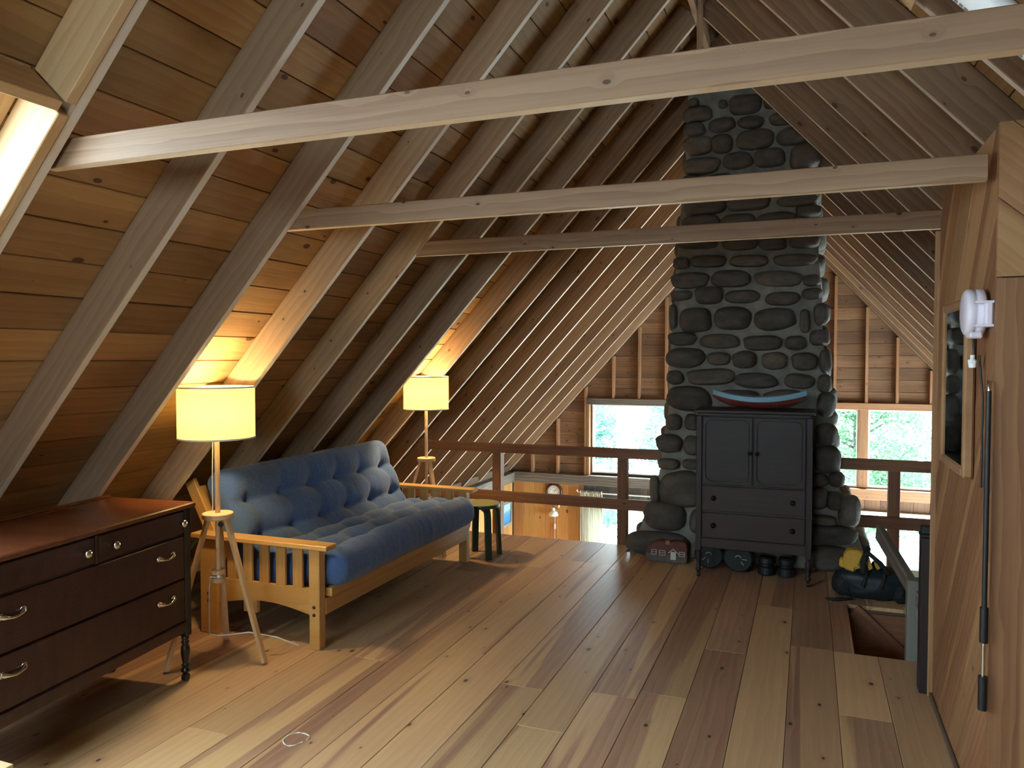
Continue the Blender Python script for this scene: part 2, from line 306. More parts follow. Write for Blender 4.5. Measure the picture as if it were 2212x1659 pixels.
# ------------------------------------------------------------------ object helpers
MW = {}
def tag(o, label=None, cat=None, group=None, kind=None):
    if label: o['label'] = label
    if cat: o['category'] = cat
    if group: o['group'] = group
    if kind: o['kind'] = kind
    return o
def link(name, data, mat=None, parent=None, world=None):
    o = bpy.data.objects.new(name, data); COL.objects.link(o)
    if mat is not None and data is not None and not data.materials: data.materials.append(mat)
    world = world or Matrix.Identity(4)
    if parent is not None:
        o.parent = parent; o.matrix_basis = MW[parent.name].inverted() @ world
    else: o.matrix_basis = world
    MW[o.name] = world
    return o
def empty(name, loc=(0, 0, 0), rz=0, label=None, cat=None, group=None, kind=None):
    o = link(name, None, None, None, Matrix.Translation(V(loc)) @ Matrix.Rotation(rz, 4, 'Z'))
    o.empty_display_size = 0.1
    return tag(o, label, cat, group, kind)
class MB:
    def __init__(s): s.v = []; s.f = []; s.sm = []
    def add(s, vs_, fs, smooth=False):
        n = len(s.v); s.v += [tuple(p) for p in vs_]
        for f in fs: s.f.append([i+n for i in f]); s.sm.append(smooth)
        return s
    def box(s, c, d, rot=None):
        x, y, z = (q/2 for q in d); R = rot or Matrix.Identity(3); c = V(c)
        s.add([c+R @ V((a*x, b*y, e*z)) for a in (-1, 1) for b in (-1, 1) for e in (-1, 1)],
              [(0, 1, 3, 2), (4, 6, 7, 5), (0, 4, 5, 1), (2, 3, 7, 6), (0, 2, 6, 4), (1, 5, 7, 3)]); return s
    def bbox(s, x0, x1, y0, y1, z0, z1): return s.box(((x0+x1)/2, (y0+y1)/2, (z0+z1)/2), (abs(x1-x0), abs(y1-y0), abs(z1-z0)))
    def bar(s, p, q, wd, ht, up=(0, 0, 1)):
        p, q = V(p), V(q); x = (q-p).normalized(); y = V(up).cross(x)
        if y.length < 1e-4: y = V((0, 1, 0)).cross(x)
        y.normalize(); z = x.cross(y); R = Matrix((x, y, z)).transposed()
        return s.box((p+q)/2, ((q-p).length, wd, ht), R)
    def tube(s, pts, r, seg=10, caps=True, smooth=True):
        pts = [V(p) for p in pts]; n = len(pts); rs = r if isinstance(r, (list, tuple)) else [r]*n
        t = [(pts[min(i+1, n-1)]-pts[max(i-1, 0)]).normalized() for i in range(n)]
        a = t[0].orthogonal().normalized(); vv = []; ff = []
        for i in range(n):
            a = (a-t[i]*a.dot(t[i])).normalized(); b = t[i].cross(a)
            vv += [pts[i]+(a*math.cos(2*math.pi*k/seg)+b*math.sin(2*math.pi*k/seg))*rs[i] for k in range(seg)]
        for i in range(n-1):
            for k in range(seg):
                k2 = (k+1) % seg; ff.append((i*seg+k, i*seg+k2, (i+1)*seg+k2, (i+1)*seg+k))
        s.add(vv, ff, smooth)
        if caps:
            s.add(vv[:seg], [tuple(range(seg))[::-1]]); s.add(vv[-seg:], [tuple(range(seg))])
        return s
    def lathe(s, prof, c=(0, 0, 0), axis=(0, 0, 1), seg=24, smooth=True, close=False):
        c = V(c); ax = V(axis).normalized(); a = ax.orthogonal().normalized(); b = ax.cross(a); vv = []; ff = []
        for r, h in prof: vv += [c+ax*h+(a*math.cos(2*math.pi*k/seg)+b*math.sin(2*math.pi*k/seg))*r for k in range(seg)]
        n = len(prof)
        for i in range(n if close else n-1):
            j = (i+1) % n
            for k in range(seg):
                k2 = (k+1) % seg; ff.append((i*seg+k, i*seg+k2, j*seg+k2, j*seg+k))
        return s.add(vv, ff, smooth)
    def prism(s, poly, O, U, W, N, t):
        O, U, W, N = V(O), V(U), V(W), V(N); n = len(poly)
        a = [O+U*x+W*y for x, y in poly]; b = [p+N*t for p in a]
        return s.add(a+b, [tuple(range(n))[::-1], tuple(range(n, 2*n))]+[(i, (i+1) % n, (i+1) % n+n, i+n) for i in range(n)])
    def mesh(s, name):
        me = bpy.data.meshes.new(name); me.from_pydata(s.v, [], s.f)
        me.polygons.foreach_set('use_smooth', s.sm); me.update()
        bm = bmesh.new(); bm.from_mesh(me); bmesh.ops.recalc_face_normals(bm, faces=bm.faces); bm.to_mesh(me); bm.free()
        return me
    def build(s, name, mat, parent=None, world=None, bevel=0, local=False, weld=False):
        """vertices are in world space unless local=True (then in the parent's frame)"""
        me = s.mesh(name)
        if weld or bevel:
            bm = bmesh.new(); bm.from_mesh(me); bmesh.ops.remove_doubles(bm, verts=bm.verts, dist=1e-5)
            if bevel: bmesh.ops.bevel(bm, geom=[e for e in bm.edges if len(e.link_faces) == 2 and e.calc_face_angle(0) > 0.6], offset=bevel, segments=1, affect='EDGES')
            bm.to_mesh(me); bm.free()
        return link(name, me, mat, parent, (MW[parent.name].copy() if parent is not None else Matrix.Identity(4)) if local else world)

BOXC = {}
def boxmesh(L, W, T, bev, mat):
    k = (round(L, 3), round(W, 3), round(T, 3), round(bev, 4), mat if isinstance(mat, str) else '+'.join(mat))
    if k in BOXC: return BOXC[k]
    me = MB().box((0, 0, 0), (L, W, T)).mesh('board')
    if bev:
        bm = bmesh.new(); bm.from_mesh(me); bmesh.ops.bevel(bm, geom=bm.edges[:], offset=bev, segments=1, affect='EDGES'); bm.to_mesh(me); bm.free()
    me.materials.append(M[mat if isinstance(mat, str) else mat[0]])
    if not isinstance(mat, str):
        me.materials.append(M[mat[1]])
        for p in me.polygons:                       # underside edge (local -Y) gets the paler colour with light painted in
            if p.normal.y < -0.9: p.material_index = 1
    BOXC[k] = me; return me
def board(name, p0, p1, ydir, W, T, mat, parent=None, bev=0.003):
    """plank from p0 to p1 (grain), W across along ydir, T thick"""
    p0, p1 = V(p0), V(p1); x = (p1-p0).normalized(); y = V(ydir); y = (y-x*y.dot(x)).normalized(); z = x.cross(y)
    mm = Matrix((x, y, z)).transposed().to_4x4(); mm.translation = (p0+p1)/2
    return link(name, boxmesh((p1-p0).length, W, T, bev, mat), None, parent, mm)
def clip(poly, a, b, c):
    """keep a x + b y <= c"""
    out = []
    for i in range(len(poly)):
        p, q = poly[i], poly[(i+1) % len(poly)]; dp, dq = a*p[0]+b*p[1]-c, a*q[0]+b*q[1]-c
        if dp <= 0: out.append(p)
        if (dp < 0 < dq) or (dq < 0 < dp):
            t = dp/(dp-dq); out.append((p[0]+(q[0]-p[0])*t, p[1]+(q[1]-p[1])*t))
    return out
def panel(name, poly, O, U, W, t, mat, parent=None, grain=(1, 0), bev=0.002):
    """flat polygonal board; grain direction given in the (U,W) plane"""
    O, U, W = V(O), V(U).normalized(), V(W).normalized(); N = U.cross(W)
    gx = U*grain[0]+W*grain[1]; gx.normalize(); gy = N.cross(gx)
    cx, cy = sum(p[0] for p in poly)/len(poly), sum(p[1] for p in poly)/len(poly)
    cen = O+U*cx+W*cy
    loc = []
    for x, y in poly:
        d = U*(x-cx)+W*(y-cy); loc.append((d.dot(gx), d.dot(gy)))
    mb = MB().prism(loc, (0, 0, -t/2), (1, 0, 0), (0, 1, 0), (0, 0, 1), t)
    me = mb.mesh(name)
    if bev:
        bm = bmesh.new(); bm.from_mesh(me); bmesh.ops.bevel(bm, geom=bm.edges[:], offset=bev, segments=1, affect='EDGES'); bm.to_mesh(me); bm.free()
    mm = Matrix((gx, gy, N)).transposed().to_4x4(); mm.translation = cen+N*(t/2)
    return link(name, me, M[mat], parent, mm)
def rect(x0, x1, y0, y1): return [(x0, y0), (x1, y0), (x1, y1), (x0, y1)]
def subtract_cells(x0, x1, z0, z1, holes):
    xs = sorted({x0, x1, *[min(max(h[i], x0), x1) for h in holes for i in (0, 1)]}); zs = sorted({z0, z1, *[min(max(h[i], z0), z1) for h in holes for i in (2, 3)]})
    for a, b in zip(xs, xs[1:]):
        for c, d in zip(zs, zs[1:]):
            mx, mz = (a+b)/2, (c+d)/2
            if not any(h[0] < mx < h[1] and h[2] < mz < h[3] for h in holes): yield a, b, c, d
def roofclip(poly, dl, dr):
    poly = clip(poly, -S, C, dl)
    return clip(poly, S, C, dr) if len(poly) > 2 else []

# ================================================================== STRUCTURE
# ---- floor with planks, chimney notch and stair opening
HOLE = (0.262, 1.20, 4.665, 5.60)
floor = empty('floor', (0, 0, 0), kind='structure')
NOTCH = (-1.40, 0.45)
PW = 0.228
x = -0.077-PW*19
while x < 2.75:
    xa, xb = x, x+PW
    xm = (xa+xb)/2
    yend = 6.44 if NOTCH[0] < xm < NOTCH[1] else FLOOR_END
    if xa > -4.5:
        cuts = [Y0]
        yy = Y0 + random.uniform(0.8, 3.0)
        while yy < yend-0.5:
            cuts.append(yy); yy += random.uniform(2.0, 3.7)
        cuts.append(yend)
        if xb > HOLE[0]+0.02 and xa < HOLE[1]-0.02:
            cuts = [c for c in cuts if not HOLE[2]-0.3 < c < HOLE[3]+0.3]+[HOLE[2], HOLE[3]]; cuts.sort()
        for a, b in zip(cuts, cuts[1:]):
            ym = (a+b)/2; ax, bx = xa, xb
            if xb > HOLE[0]+0.02 and xa < HOLE[1]-0.02 and HOLE[2] < ym < HOLE[3]:
                if xa < HOLE[0] < xb: bx = HOLE[0]
                elif xa < HOLE[1] < xb: ax = HOLE[1]
                else: continue
            board('plank', ((ax+bx)/2, a+0.001, -0.0125+random.uniform(-0.0012, 0)), ((ax+bx)/2, b-0.001, -0.0125), (1 if random.random() < .5 else -1, 0, 0), bx-ax-0.0022, 0.025, 'floor', floor, 0.0016)
    x += PW
sub = MB()
for a, b, c, d in subtract_cells(-4.45, 2.9, Y0, FLOOR_END, [HOLE, (-1.42, 0.47, 6.43, 7.0)]): sub.bbox(a, b, c, d, -0.045, -0.0256)
sub.build('subfloor', M['carcass'], floor)
board('edge_joist', (-4.3, FLOOR_END-0.03, -0.145), (-1.42, FLOOR_END-0.03, -0.145), (0, 0, 1), 0.19, 0.045, 'rail', floor)
board('edge_joist', (0.46, FLOOR_END-0.03, -0.145), (2.9, FLOOR_END-0.03, -0.145), (0, 0, 1), 0.19, 0.045, 'rail', floor)
for q in ((0.262-0.02, HOLE[2], HOLE[3]), (1.22, HOLE[2], HOLE[3])): board('trimmer_joist', (q[0], q[1], -0.145), (q[0], q[2], -0.145), (0, 0, 1), 0.19, 0.04, 'rail', floor)
for yq in (HOLE[2]-0.02, HOLE[3]+0.02): board('header_joist', (0.22, yq, -0.145), (1.24, yq, -0.145), (0, 0, 1), 0.19, 0.04, 'rail', floor)

for i in range(4): board('well_board', (0.22, HOLE[3]+0.02, -0.30-0.165*i), (1.24, HOLE[3]+0.02, -0.30-0.165*i), (0, 0, 1), 0.16, 0.03, 'rail', floor)
board('well_brace', (0.30, HOLE[3]-0.02, -0.03), (0.95, HOLE[3]-0.02, -0.62), (0, 0, 1), 0.10, 0.035, 'rail', floor)
chalk = MB()
cpt = [(-2.064+0.050*math.cos(a)+0.004*math.sin(3*a), 2.736+0.058*math.sin(a)+0.006*math.cos(2*a), 0.0006) for a in [i*0.35 for i in range(18)]]
chalk.tube(cpt, [0.0025+0.0015*math.sin(i*2.3) for i in range(18)], 5).build('chalk_mark', M['paintwhite'], floor)
# ---- stair going down through the opening
st = empty('staircase', (0.73, 4.7, LOW), label='wooden staircase going down through the opening in the loft floor', cat='stairs')
for i in range(11):
    zz = -0.22-0.215*i; yy = 4.80+0.14*i
    board('tread', (0.30, yy, zz), (1.17, yy, zz), (0, 1, 0), 0.24, 0.035, 'rail', st)
for xs_ in (0.30, 1.16):
    board('stringer', (xs_, 4.62, -0.12), (xs_, 6.33, LOW+0.06), (0, 0, 1), 0.26, 0.04, 'rail', st)

# ---- roof slopes
def make_roof(name, U, N, D, ydir_sign, smin, smax, phase, hole=None):
    root = empty(name, (0, 0, 0), kind='structure')
    sheet = MB()
    holes = [hole] if hole else []
    for a, b, c, d in subtract_cells(Y0, YG+0.25, smin-0.25, smax+0.22, holes):
        sheet.prism(rect(a, b, c, d), N*(D+RD+0.024), (0, 1, 0), U, N, 0.05)
    sheet.build('underlay', M['roofsheet'], root)
    bw = 0.176; s = smin-0.2
    while s < smax:
        cuts = [Y0]; yy = phase+SP*random.randint(-5, 1)
        while yy < YG-0.4:
            if yy > Y0+0.4: cuts.append(yy)
            yy += SP*random.randint(4, 7)
        cuts.append(YG+0.2)
        if hole and s+bw > hole[2]+0.02 and s < hole[3]-0.02:
            cuts = sorted([c for c in cuts if not hole[0]-0.2 < c < hole[1]+0.2]+[hole[0], hole[1]])
        for a, b in zip(cuts, cuts[1:]):
            s0, s1 = s, min(s+bw, smax+0.02)
            if hole and hole[0] < (a+b)/2 < hole[1]:
                if s0 < hole[2] < s1: s1 = hole[2]
                elif s0 < hole[3] < s1: s0 = hole[3]
                elif hole[2] < (s0+s1)/2 < hole[3]: continue
            if s1-s0 < 0.02: continue
            p = U*((s0+s1)/2)+N*(D+RD+0.012+random.uniform(-0.001, 0.003))
            board('deck_board', p+V((0, a+0.001, 0)), p+V((0, b-0.001, 0)), U, s1-s0-0.004, 0.022, 'deck', root, 0.003)
        s += bw
    return root
sminL = -4.40*C+(-0.20)*S; smaxL = XR*C+ZR*S
sminR = -3.02*C+(-0.20)*S; smaxR = -XR*C+ZR*S
ceilL = make_roof('ceiling_left', UL, NL, DL, 1, sminL, smaxL+0.17, 2.37, (SKYL[0], SKYL[1], SKYL[2], SKYL[3]))
ceilR = make_roof('ceiling_right', UR, NR, DR, 1, sminR, smaxR+0.17, 3.47)
k = -8
while True:
    yc = 2.37+SP*k
    if yc > YG-0.02: break
    if yc > Y0+0.05:
        mm_ = ('rafter_dark' if (k >= 6 and random.random() < 0.8) else 'rafter', 'rafter_lit_edge')
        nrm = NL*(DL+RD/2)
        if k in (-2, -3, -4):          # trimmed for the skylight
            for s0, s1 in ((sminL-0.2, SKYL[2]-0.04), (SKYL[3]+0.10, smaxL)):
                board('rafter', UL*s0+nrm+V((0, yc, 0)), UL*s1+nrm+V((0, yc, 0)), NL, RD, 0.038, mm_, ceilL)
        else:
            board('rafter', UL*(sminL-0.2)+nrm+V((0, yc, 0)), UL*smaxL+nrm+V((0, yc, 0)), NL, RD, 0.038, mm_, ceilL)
    k += 1
k = -10
while True:
    yc = 3.475+SP*k
    if yc > YG-0.02: break
    if yc > Y0+0.05:
        nrm = NR*(DR+RD/2)
        board('rafter', UR*(sminR-0.2)+nrm+V((0, yc, 0)), UR*smaxR+nrm+V((0, yc, 0)), NR, RD, 0.038, ('rafter_dark', 'rafter_lit_edge'), ceilR)
    k += 1
for sgn, U, N, D, smin, smax, par in ((1, UL, NL, DL, sminL, smaxL, ceilL), (1, UR, NR, DR, sminR, smaxR, ceilR)):
    nrm = N*(D+RD/2+0.0)+V((0, YG-0.03, 0))
    board('rafter', U*(smin-0.2)+nrm, U*smax+nrm, N, RD, 0.05, 'siding', par)
ridge = board('trim_1', (XR, Y0, ZR+0.07), (XR, YG, ZR+0.07), (0, 0, 1), 0.26, 0.04, 'beam'); tag(ridge, kind='structure')
hang = board('ridge_block', (XR+0.035, 5.15, 3.62), (XR+0.035, 5.15, 4.0), (0, 1, 0), 0.09, 0.03, 'rafter'); tag(hang, 'short upright wooden block hanging from the ridge above the beams', 'block')

# ---- skylight framing (left slope): doubled pale rafter, headers, white glazing
sky = empty('window_6', (0, 0, 0), kind='structure')
nrm = NL*(DL+RD/2)
yS = 2.37-SP-0.019-0.019
for s0, s1 in ((sminL+0.6, SKYL[3]-0.005), (SKYL[3]+0.035, smaxL-0.3)):
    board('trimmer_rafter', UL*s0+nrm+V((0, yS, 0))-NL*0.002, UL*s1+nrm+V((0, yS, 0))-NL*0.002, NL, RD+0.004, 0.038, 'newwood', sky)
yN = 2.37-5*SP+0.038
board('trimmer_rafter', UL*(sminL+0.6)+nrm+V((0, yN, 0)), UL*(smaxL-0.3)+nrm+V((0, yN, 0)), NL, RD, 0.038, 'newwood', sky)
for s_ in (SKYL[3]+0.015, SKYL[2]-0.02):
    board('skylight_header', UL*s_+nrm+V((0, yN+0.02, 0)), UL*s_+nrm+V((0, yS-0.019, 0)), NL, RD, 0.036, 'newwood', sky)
NF = NL*(DL+RD+0.05)
for (a, b, c, d) in ((SKYL[0], SKYL[0]+0.06, SKYL[2], SKYL[3]), (SKYL[1]-0.06, SKYL[1], SKYL[2], SKYL[3]), (SKYL[0]+.06, SKYL[1]-.06, SKYL[2], SKYL[2]+0.06), (SKYL[0]+.06, SKYL[1]-.06, SKYL[3]-0.06, SKYL[3])):
    MB().prism(rect(a, b, c, d), NF-NL*0.05, (0, 1, 0), UL, NL, 0.12).build('skylight_frame', M['newwood'], sky)
MB().prism(rect(SKYL[0]+.06, SKYL[1]-.06, SKYL[2]+.06, SKYL[3]-.06), NF+NL*0.04, (0, 1, 0), UL, NL, 0.006).build('pane', M['skyglass'], sky)

# ---- collar beams (across every second rafter)
cols = [(1.80, 'collar beam that meets the doubled pale rafter by the skylight'),
        (3.00, 'middle collar beam with a knotty stained left end, fixed to the partition wall'),
        (4.20, 'short thin collar beam nearest the stone chimney')]
for i, (yb, lab) in enumerate(cols):
    hb = 0.089; zb = (2.271, 2.257, 2.281)[i]
    xl = ((zb+hb*0.5)*C-DL)/S-0.10; xr_ = (DR-(zb+hb*0.5)*C)/S+0.08
    if i == 1: xr_ = 0.555
    if i == 2: xr_ = 0.60
    o = board('collar_beam', (xl, yb+0.02, zb+hb/2), (xr_, yb+0.02, zb+hb/2), (0, 0, 1), hb, 0.042, ('beam', 'beam_lit_edge'))
    tag(o, lab, 'beam', 'collar beams across the loft')

# ---- far gable wall
wb = empty('wall_back', (0, YG, 0), kind='structure')
zt = ZR+0.4
core = MB()
for a, b, c, d in subtract_cells(-4.6, 3.3, LOW-0.1, zt, WINS):
    pg = roofclip(rect(a, b, c, d), DL+RD+0.02, DR+RD+0.02)
    if len(pg) > 2: core.prism(pg, (0, YG+0.03, 0), (1, 0, 0), (0, 0, 1), (0, 1, 0), 0.10)
core.build('backing', M['carcass'], wb)
zrow = 1.03
def row(z0, z1, x0, x1):
    pg = roofclip(rect(x0, x1, z0+0.002, z1-0.002), DL+RD-0.005, DR+RD-0.005)
    if len(pg) > 2: panel('siding_board', [(p[0], p[1]) for p in pg], (0, YG+0.029, 0), (1, 0, 0), (0, 0, 1), 0.02, 'siding', wb, (1, 0), 0.003)
z = 1.03
while z < ZR+0.2:
    row(z, z+0.165, -4.6, XR+0.2); row(z, z+0.165, XR+0.2, 3.2); z += 0.165
z = -0.165
while z < 1.0:
    row(z, min(z+0.165, 1.03), -4.6, -3.12); z += 0.165
z = -0.165
while z < 1.0:
    row(z, min(z+0.165, 1.03), -1.35, 0.34); row(z, min(z+0.165, 1.03), 2.05, 3.3); z += 0.165
def stud(xs_, z0, z1):
    z1 = min(z1, (DL+xs_*S)/C-0.02 if xs_ < XR else (DR-xs_*S)/C-0.02)
    if z1-z0 > 0.05: board('stud', (xs_, YG-0.035, z0), (xs_, YG-0.035, z1), (0, 1, 0), 0.09, 0.038, 'stud', wb)
for xs_ in (-2.776, -2.38, -1.977, -1.57, -1.17, -0.77, -0.37, 0.34, 0.738, 1.114, 1.52, 1.93): stud(xs_, 1.04, 4.2)
for xs_ in (-4.084, -3.665): stud(xs_, -0.16, 2.0)
stud(-3.21, -0.16, 1.6); stud(-3.165, -0.16, 0.95); stud(2.1, -0.16, 0.95); stud(2.5, -0.16, 0.9)
board('window_header', (-3.19, YG-0.04, 0.99), (-1.33, YG-0.04, 0.99), (0, 0, 1), 0.095, 0.10, 'greybeam', wb)
board('window_header', (0.30, YG-0.04, 0.998), (2.12, YG-0.04, 0.998), (0, 0, 1), 0.09, 0.10, 'stud', wb)
board('tie_beam', (-4.41, YG-0.05, -0.235), (-1.2, YG-0.05, -0.235), (0, 0, 1), 0.155, 0.13, 'greybeam', wb)
board('tie_beam', (-1.2, YG-0.05, -0.20), (3.1, YG-0.05, -0.20), (0, 0, 1), 0.14, 0.13, 'stud', wb)
board('mullion', (0.712, YG-0.01, -0.12), (0.712, YG-0.01, 0.955), (1, 0, 0), 0.115, 0.09, 'stud', wb)
# lower storey boards of the far wall
xx = -4.44
while xx < -3.26:
    x1 = min(xx+0.185, -3.26); board('pine_board', ((xx+x1)/2, YG+0.018, LOW), ((xx+x1)/2, YG+0.018, -0.30), (1, 0, 0), x1-xx-0.004, 0.022, 'pine', wb); xx += 0.185
xx = -3.26
while xx < 3.1:
    board('dark_board', (xx+0.1, YG+0.018, -0.66 if xx < -1.7 else -0.56), (xx+0.1, YG+0.018, -0.27), (1, 0, 0), 0.198, 0.022, 'darkboard' if xx < -1 else 'siding', wb); xx += 0.2
for xa, xb in ((-1.6, 0.42), (2.3, 3.1)):
    xx = xa
    while xx < xb-0.01:
        x1 = min(xx+0.2, xb); board('pine_board', ((xx+x1)/2, YG+0.018, LOW), ((xx+x1)/2, YG+0.018, -0.60), (1, 0, 0), x1-xx-0.004, 0.022, 'pine', wb); xx += 0.2
# windows of the far wall
for i, (x0, x1, z0, z1) in enumerate(WINS):
    r = empty('window_%d' % (i+1), ((x0+x1)/2, YG+0.05, z0), kind='structure')
    t = 0.022 if i < 3 else 0.03
    fm = M['white']
    for a, b, c, d in ((x0, x0+t, z0, z1), (x1-t, x1, z0, z1), (x0+t, x1-t, z0, z0+t), (x0+t, x1-t, z1-t, z1)):
        MB().bbox(a, b, YG-0.005, YG+0.09, c, d).build('frame', fm, r)
    MB().bbox(x0+t, x1-t, YG+0.05, YG+0.056, z0+t, z1-t).build('pane', M['glass'], r)
    if i >= 3:
        MB().bbox(x0-0.05, x1+0.05, YG-0.03, YG+0.006, z1, z1+0.09).build('head_casing', fm, r)
MB().bbox(0.35, 2.2, YG-0.08, YG-0.01, -0.47, -0.435).build('window_7', M['white']); tag(bpy.data.objects['window_7'], kind='structure')  # white sill bar, not a window

# ---- left lower wall, plate, lower storey shell
wl = empty('wall_left', (-4.45, 0, LOW), kind='structure')
MB().bbox(-4.60, -4.47, Y0, YG+0.1, LOW, -0.06).build('backing', M['carcass'], wl)
yy = 6.9
while yy < YG-0.02:
    y1 = min(yy+0.185, YG-0.01); board('pine_board', (-4.455, (yy+y1)/2, LOW), (-4.455, (yy+y1)/2, -0.30), (0, 1, 0), y1-yy-0.004, 0.022, 'pine', wl); yy += 0.185
board('wall_plate', (-4.43, Y0, -0.245), (-4.43, YG-0.1, -0.245), (0, 0, 1), 0.15, 0.12, 'greybeam', wl)
lowr = MB()
for a, b, c, d in subtract_cells(Y0, YG+0.1, LOW, -0.05, ADDED_SIDE): lowr.bbox(3.05, 3.2, a, b, c, d)
tag(lowr.build('wall_right_lower', M['pine']), kind='structure')
for i, (y0, y1, z0, z1) in enumerate(ADDED_SIDE):
    r = empty('window_%d' % (i+12), (3.1, (y0+y1)/2, z0), kind='structure')  # added window, out of view, lights the rafters from below
    for a, b, c, d in ((y0, y0+.05, z0, z1), (y1-.05, y1, z0, z1), (y0+.05, y1-.05, z0, z0+.05), (y0+.05, y1-.05, z1-.05, z1)):
        MB().bbox(3.02, 3.2, a, b, c, d).build('frame', M['white'], r)
    MB().bbox(3.12, 3.126, y0+.05, y1-.05, z0+.05, z1-.05).build('pane', M['glass'], r)
lf = MB().bbox(-4.6, 3.2, Y0, YG+0.1, LOW-0.1, LOW).build('floor_lower', M['lowfloor']); tag(lf, kind='structure')
# ---- rear gable behind the camera
wf = empty('wall_front', (0, Y0, 0), kind='structure')
core = MB()
for a, b, c, d in subtract_cells(-4.6, 3.3, LOW-0.1, zt, ADDED_REAR):
    pg = roofclip(rect(a, b, c, d), DL+RD+0.02, DR+RD+0.02)
    if len(pg) > 2: core.prism(pg, (0, Y0-0.1, 0), (1, 0, 0), (0, 0, 1), (0, 1, 0), 0.10)
core.build('boarding', M['siding'], wf)
for i, (x0, x1, z0, z1) in enumerate(ADDED_REAR):
    r = empty('window_%d' % (i+8), ((x0+x1)/2, Y0, z0), kind='structure')  # added window behind the camera, there for its daylight
    for a, b, c, d in ((x0-.05, x0, z0, z1), (x1, x1+.05, z0, z1), (x0-.05, x1+.05, z0-.05, z0), (x0-.05, x1+.05, z1, z1+.05)):
        MB().bbox(a, b, Y0-0.1, Y0+0.03, c, d).build('frame', M['stud'], r)
    MB().bbox(x0, x1, Y0-0.06, Y0-0.054, z0, z1).build('pane', M['glass'], r)

# ---- partition on the right (diagonal boards)
wr = empty('wall_right', (0.582, 3.6, 0), kind='structure')
PX, PY0, PY1, PZ = 0.582, 3.00, 4.20, 2.44
MB().bbox(PX+0.024, PX+0.10, PY0+0.02, PY1-0.005, 0, PZ-0.06).build('core', M['carcass'], wr)
outline = [(PY0, 0), (PY1, 0), (PY1, PZ-0.16), (PY1-0.05, PZ-0.06), (PY1-0.16, PZ), (PY0, PZ)]
def on_side(p): return p
bwid = 0.205; kk = -14
ang = math.radians(-50); gxy = (math.cos(ang), math.sin(ang)); nxy = (-gxy[1], gxy[0])
for i in range(-6, 22):
    lo, hi = i*bwid-0.35, (i+1)*bwid-0.35-0.003
    pg = clip(clip(outline, -nxy[0], -nxy[1], -lo-2.0), nxy[0], nxy[1], hi+2.0)
    if len(pg) > 2:
        # plane spanned by +Y (u) and +Z (w); normal +X; board sits from PX to PX+0.022
        panel('diagonal_board', pg, (PX+random.uniform(0, 0.002), 0, 0), (0, 1, 0), (0, 0, 1), 0.022, 'panel', wr, gxy, 0.0025)
# front return facing the added rear window
xx = PX; wds = [0.27, 0.25, 0.28, 0.26, 0.27, 0.25]
for wd_ in wds:
    panel('return_board', rect(xx, xx+wd_-0.003, 0, 1.925), (0, PY0, 0), (1, 0, 0), (0, 0, 1), 0.022, 'panel', wr, (0, 1), 0)
    xx += wd_
for i in range(-4, 9):
    lo, hi = 1.18+i*0.21, 1.18+(i+1)*0.21-0.003
    a2 = math.radians(-42); n2 = (-math.sin(a2), math.cos(a2))
    pg = clip(clip(rect(PX, PX+1.55, 1.93, 2.44), -n2[0], -n2[1], -lo), n2[0], n2[1], hi)
    pg = clip(pg, S, C, DR+0.05) if len(pg) > 2 else []
    if len(pg) > 2: panel('return_board', pg, (0, PY0, 0), (1, 0, 0), (0, 0, 1), 0.022, 'panel', wr, (math.cos(a2), math.sin(a2)), 0)
board('corner_trim', (PX-0.004, PY1+0.012, 0), (PX-0.004, PY1+0.012, PZ-0.17), (1, 0, 0), 0.03, 0.02, 'panel', wr)
bb = board('baseboard_right', (PX-0.006, PY0, 0.012), (PX-0.006, PY1, 0.012), (0, 0, 1), 0.024, 0.012, 'carcass'); tag(bb, kind='structure')

# ================================================================== RAILINGS
def railing(label, x0, x1, x0m, posts):
    r = empty('loft_railing', ((x0+x1)/2, FLOOR_END, 0), label=label, cat='railing')
    board('top_rail', (x0, FLOOR_END-0.02, 0.817), (x1, FLOOR_END-0.02, 0.817), (0, 0, 1), 0.088, 0.04, 'rail', r)
    board('mid_rail', (x0m, FLOOR_END-0.02, 0.365), (x1, FLOOR_END-0.02, 0.365), (0, 0, 1), 0.094, 0.04, 'rail', r)
    for p in posts: board('post', (p, FLOOR_END+0.045, -0.1), (p, FLOOR_END+0.045, 0.80), (1, 0, 0), 0.085, 0.088, 'rail', r)
railing('dark wooden loft railing between the sloping rafters and the chimney', -3.53, -1.14, -3.95, (-2.735, -1.533))
railing('dark wooden loft railing between the chimney and the partition wall', 0.20, 2.05, 0.33, (0.64, 1.85))

# ================================================================== CHIMNEY
ch = empty('stone_chimney', (-0.5, 6.9, 0), label='tall fieldstone chimney with rounded stones set in grey mortar', cat='chimney')
PROF = [(-2.6, -1.45, 0.50), (-0.1, -1.43, 0.48), (0.05, -1.40, 0.44), (0.2, -1.33, 0.39), (0.45, -1.23, 0.30), (0.69, -1.165, 0.22), (0.93, -1.14, 0.20), (1.24, -1.085, 0.155), (1.55, -1.08, 0.135), (1.94, -1.055, 0.10), (2.48, -1.03, 0.06), (3.3, -0.955, 0.035), (4.1, -0.95, 0.03)]
def chim(z):
    for (a, l0, r0), (b, l1, r1) in zip(PROF, PROF[1:]):
        if a <= z <= b: t = (z-a)/(b-a); return l0+(l1-l0)*t, r0+(r1-r0)*t
    return PROF[-1][1:]
YC0, YC1 = 6.455, 7.30
cm = MB(); NXs, NYs, zs = 22, 14, [-2.6+0.06*i for i in range(112)]
ringv = []
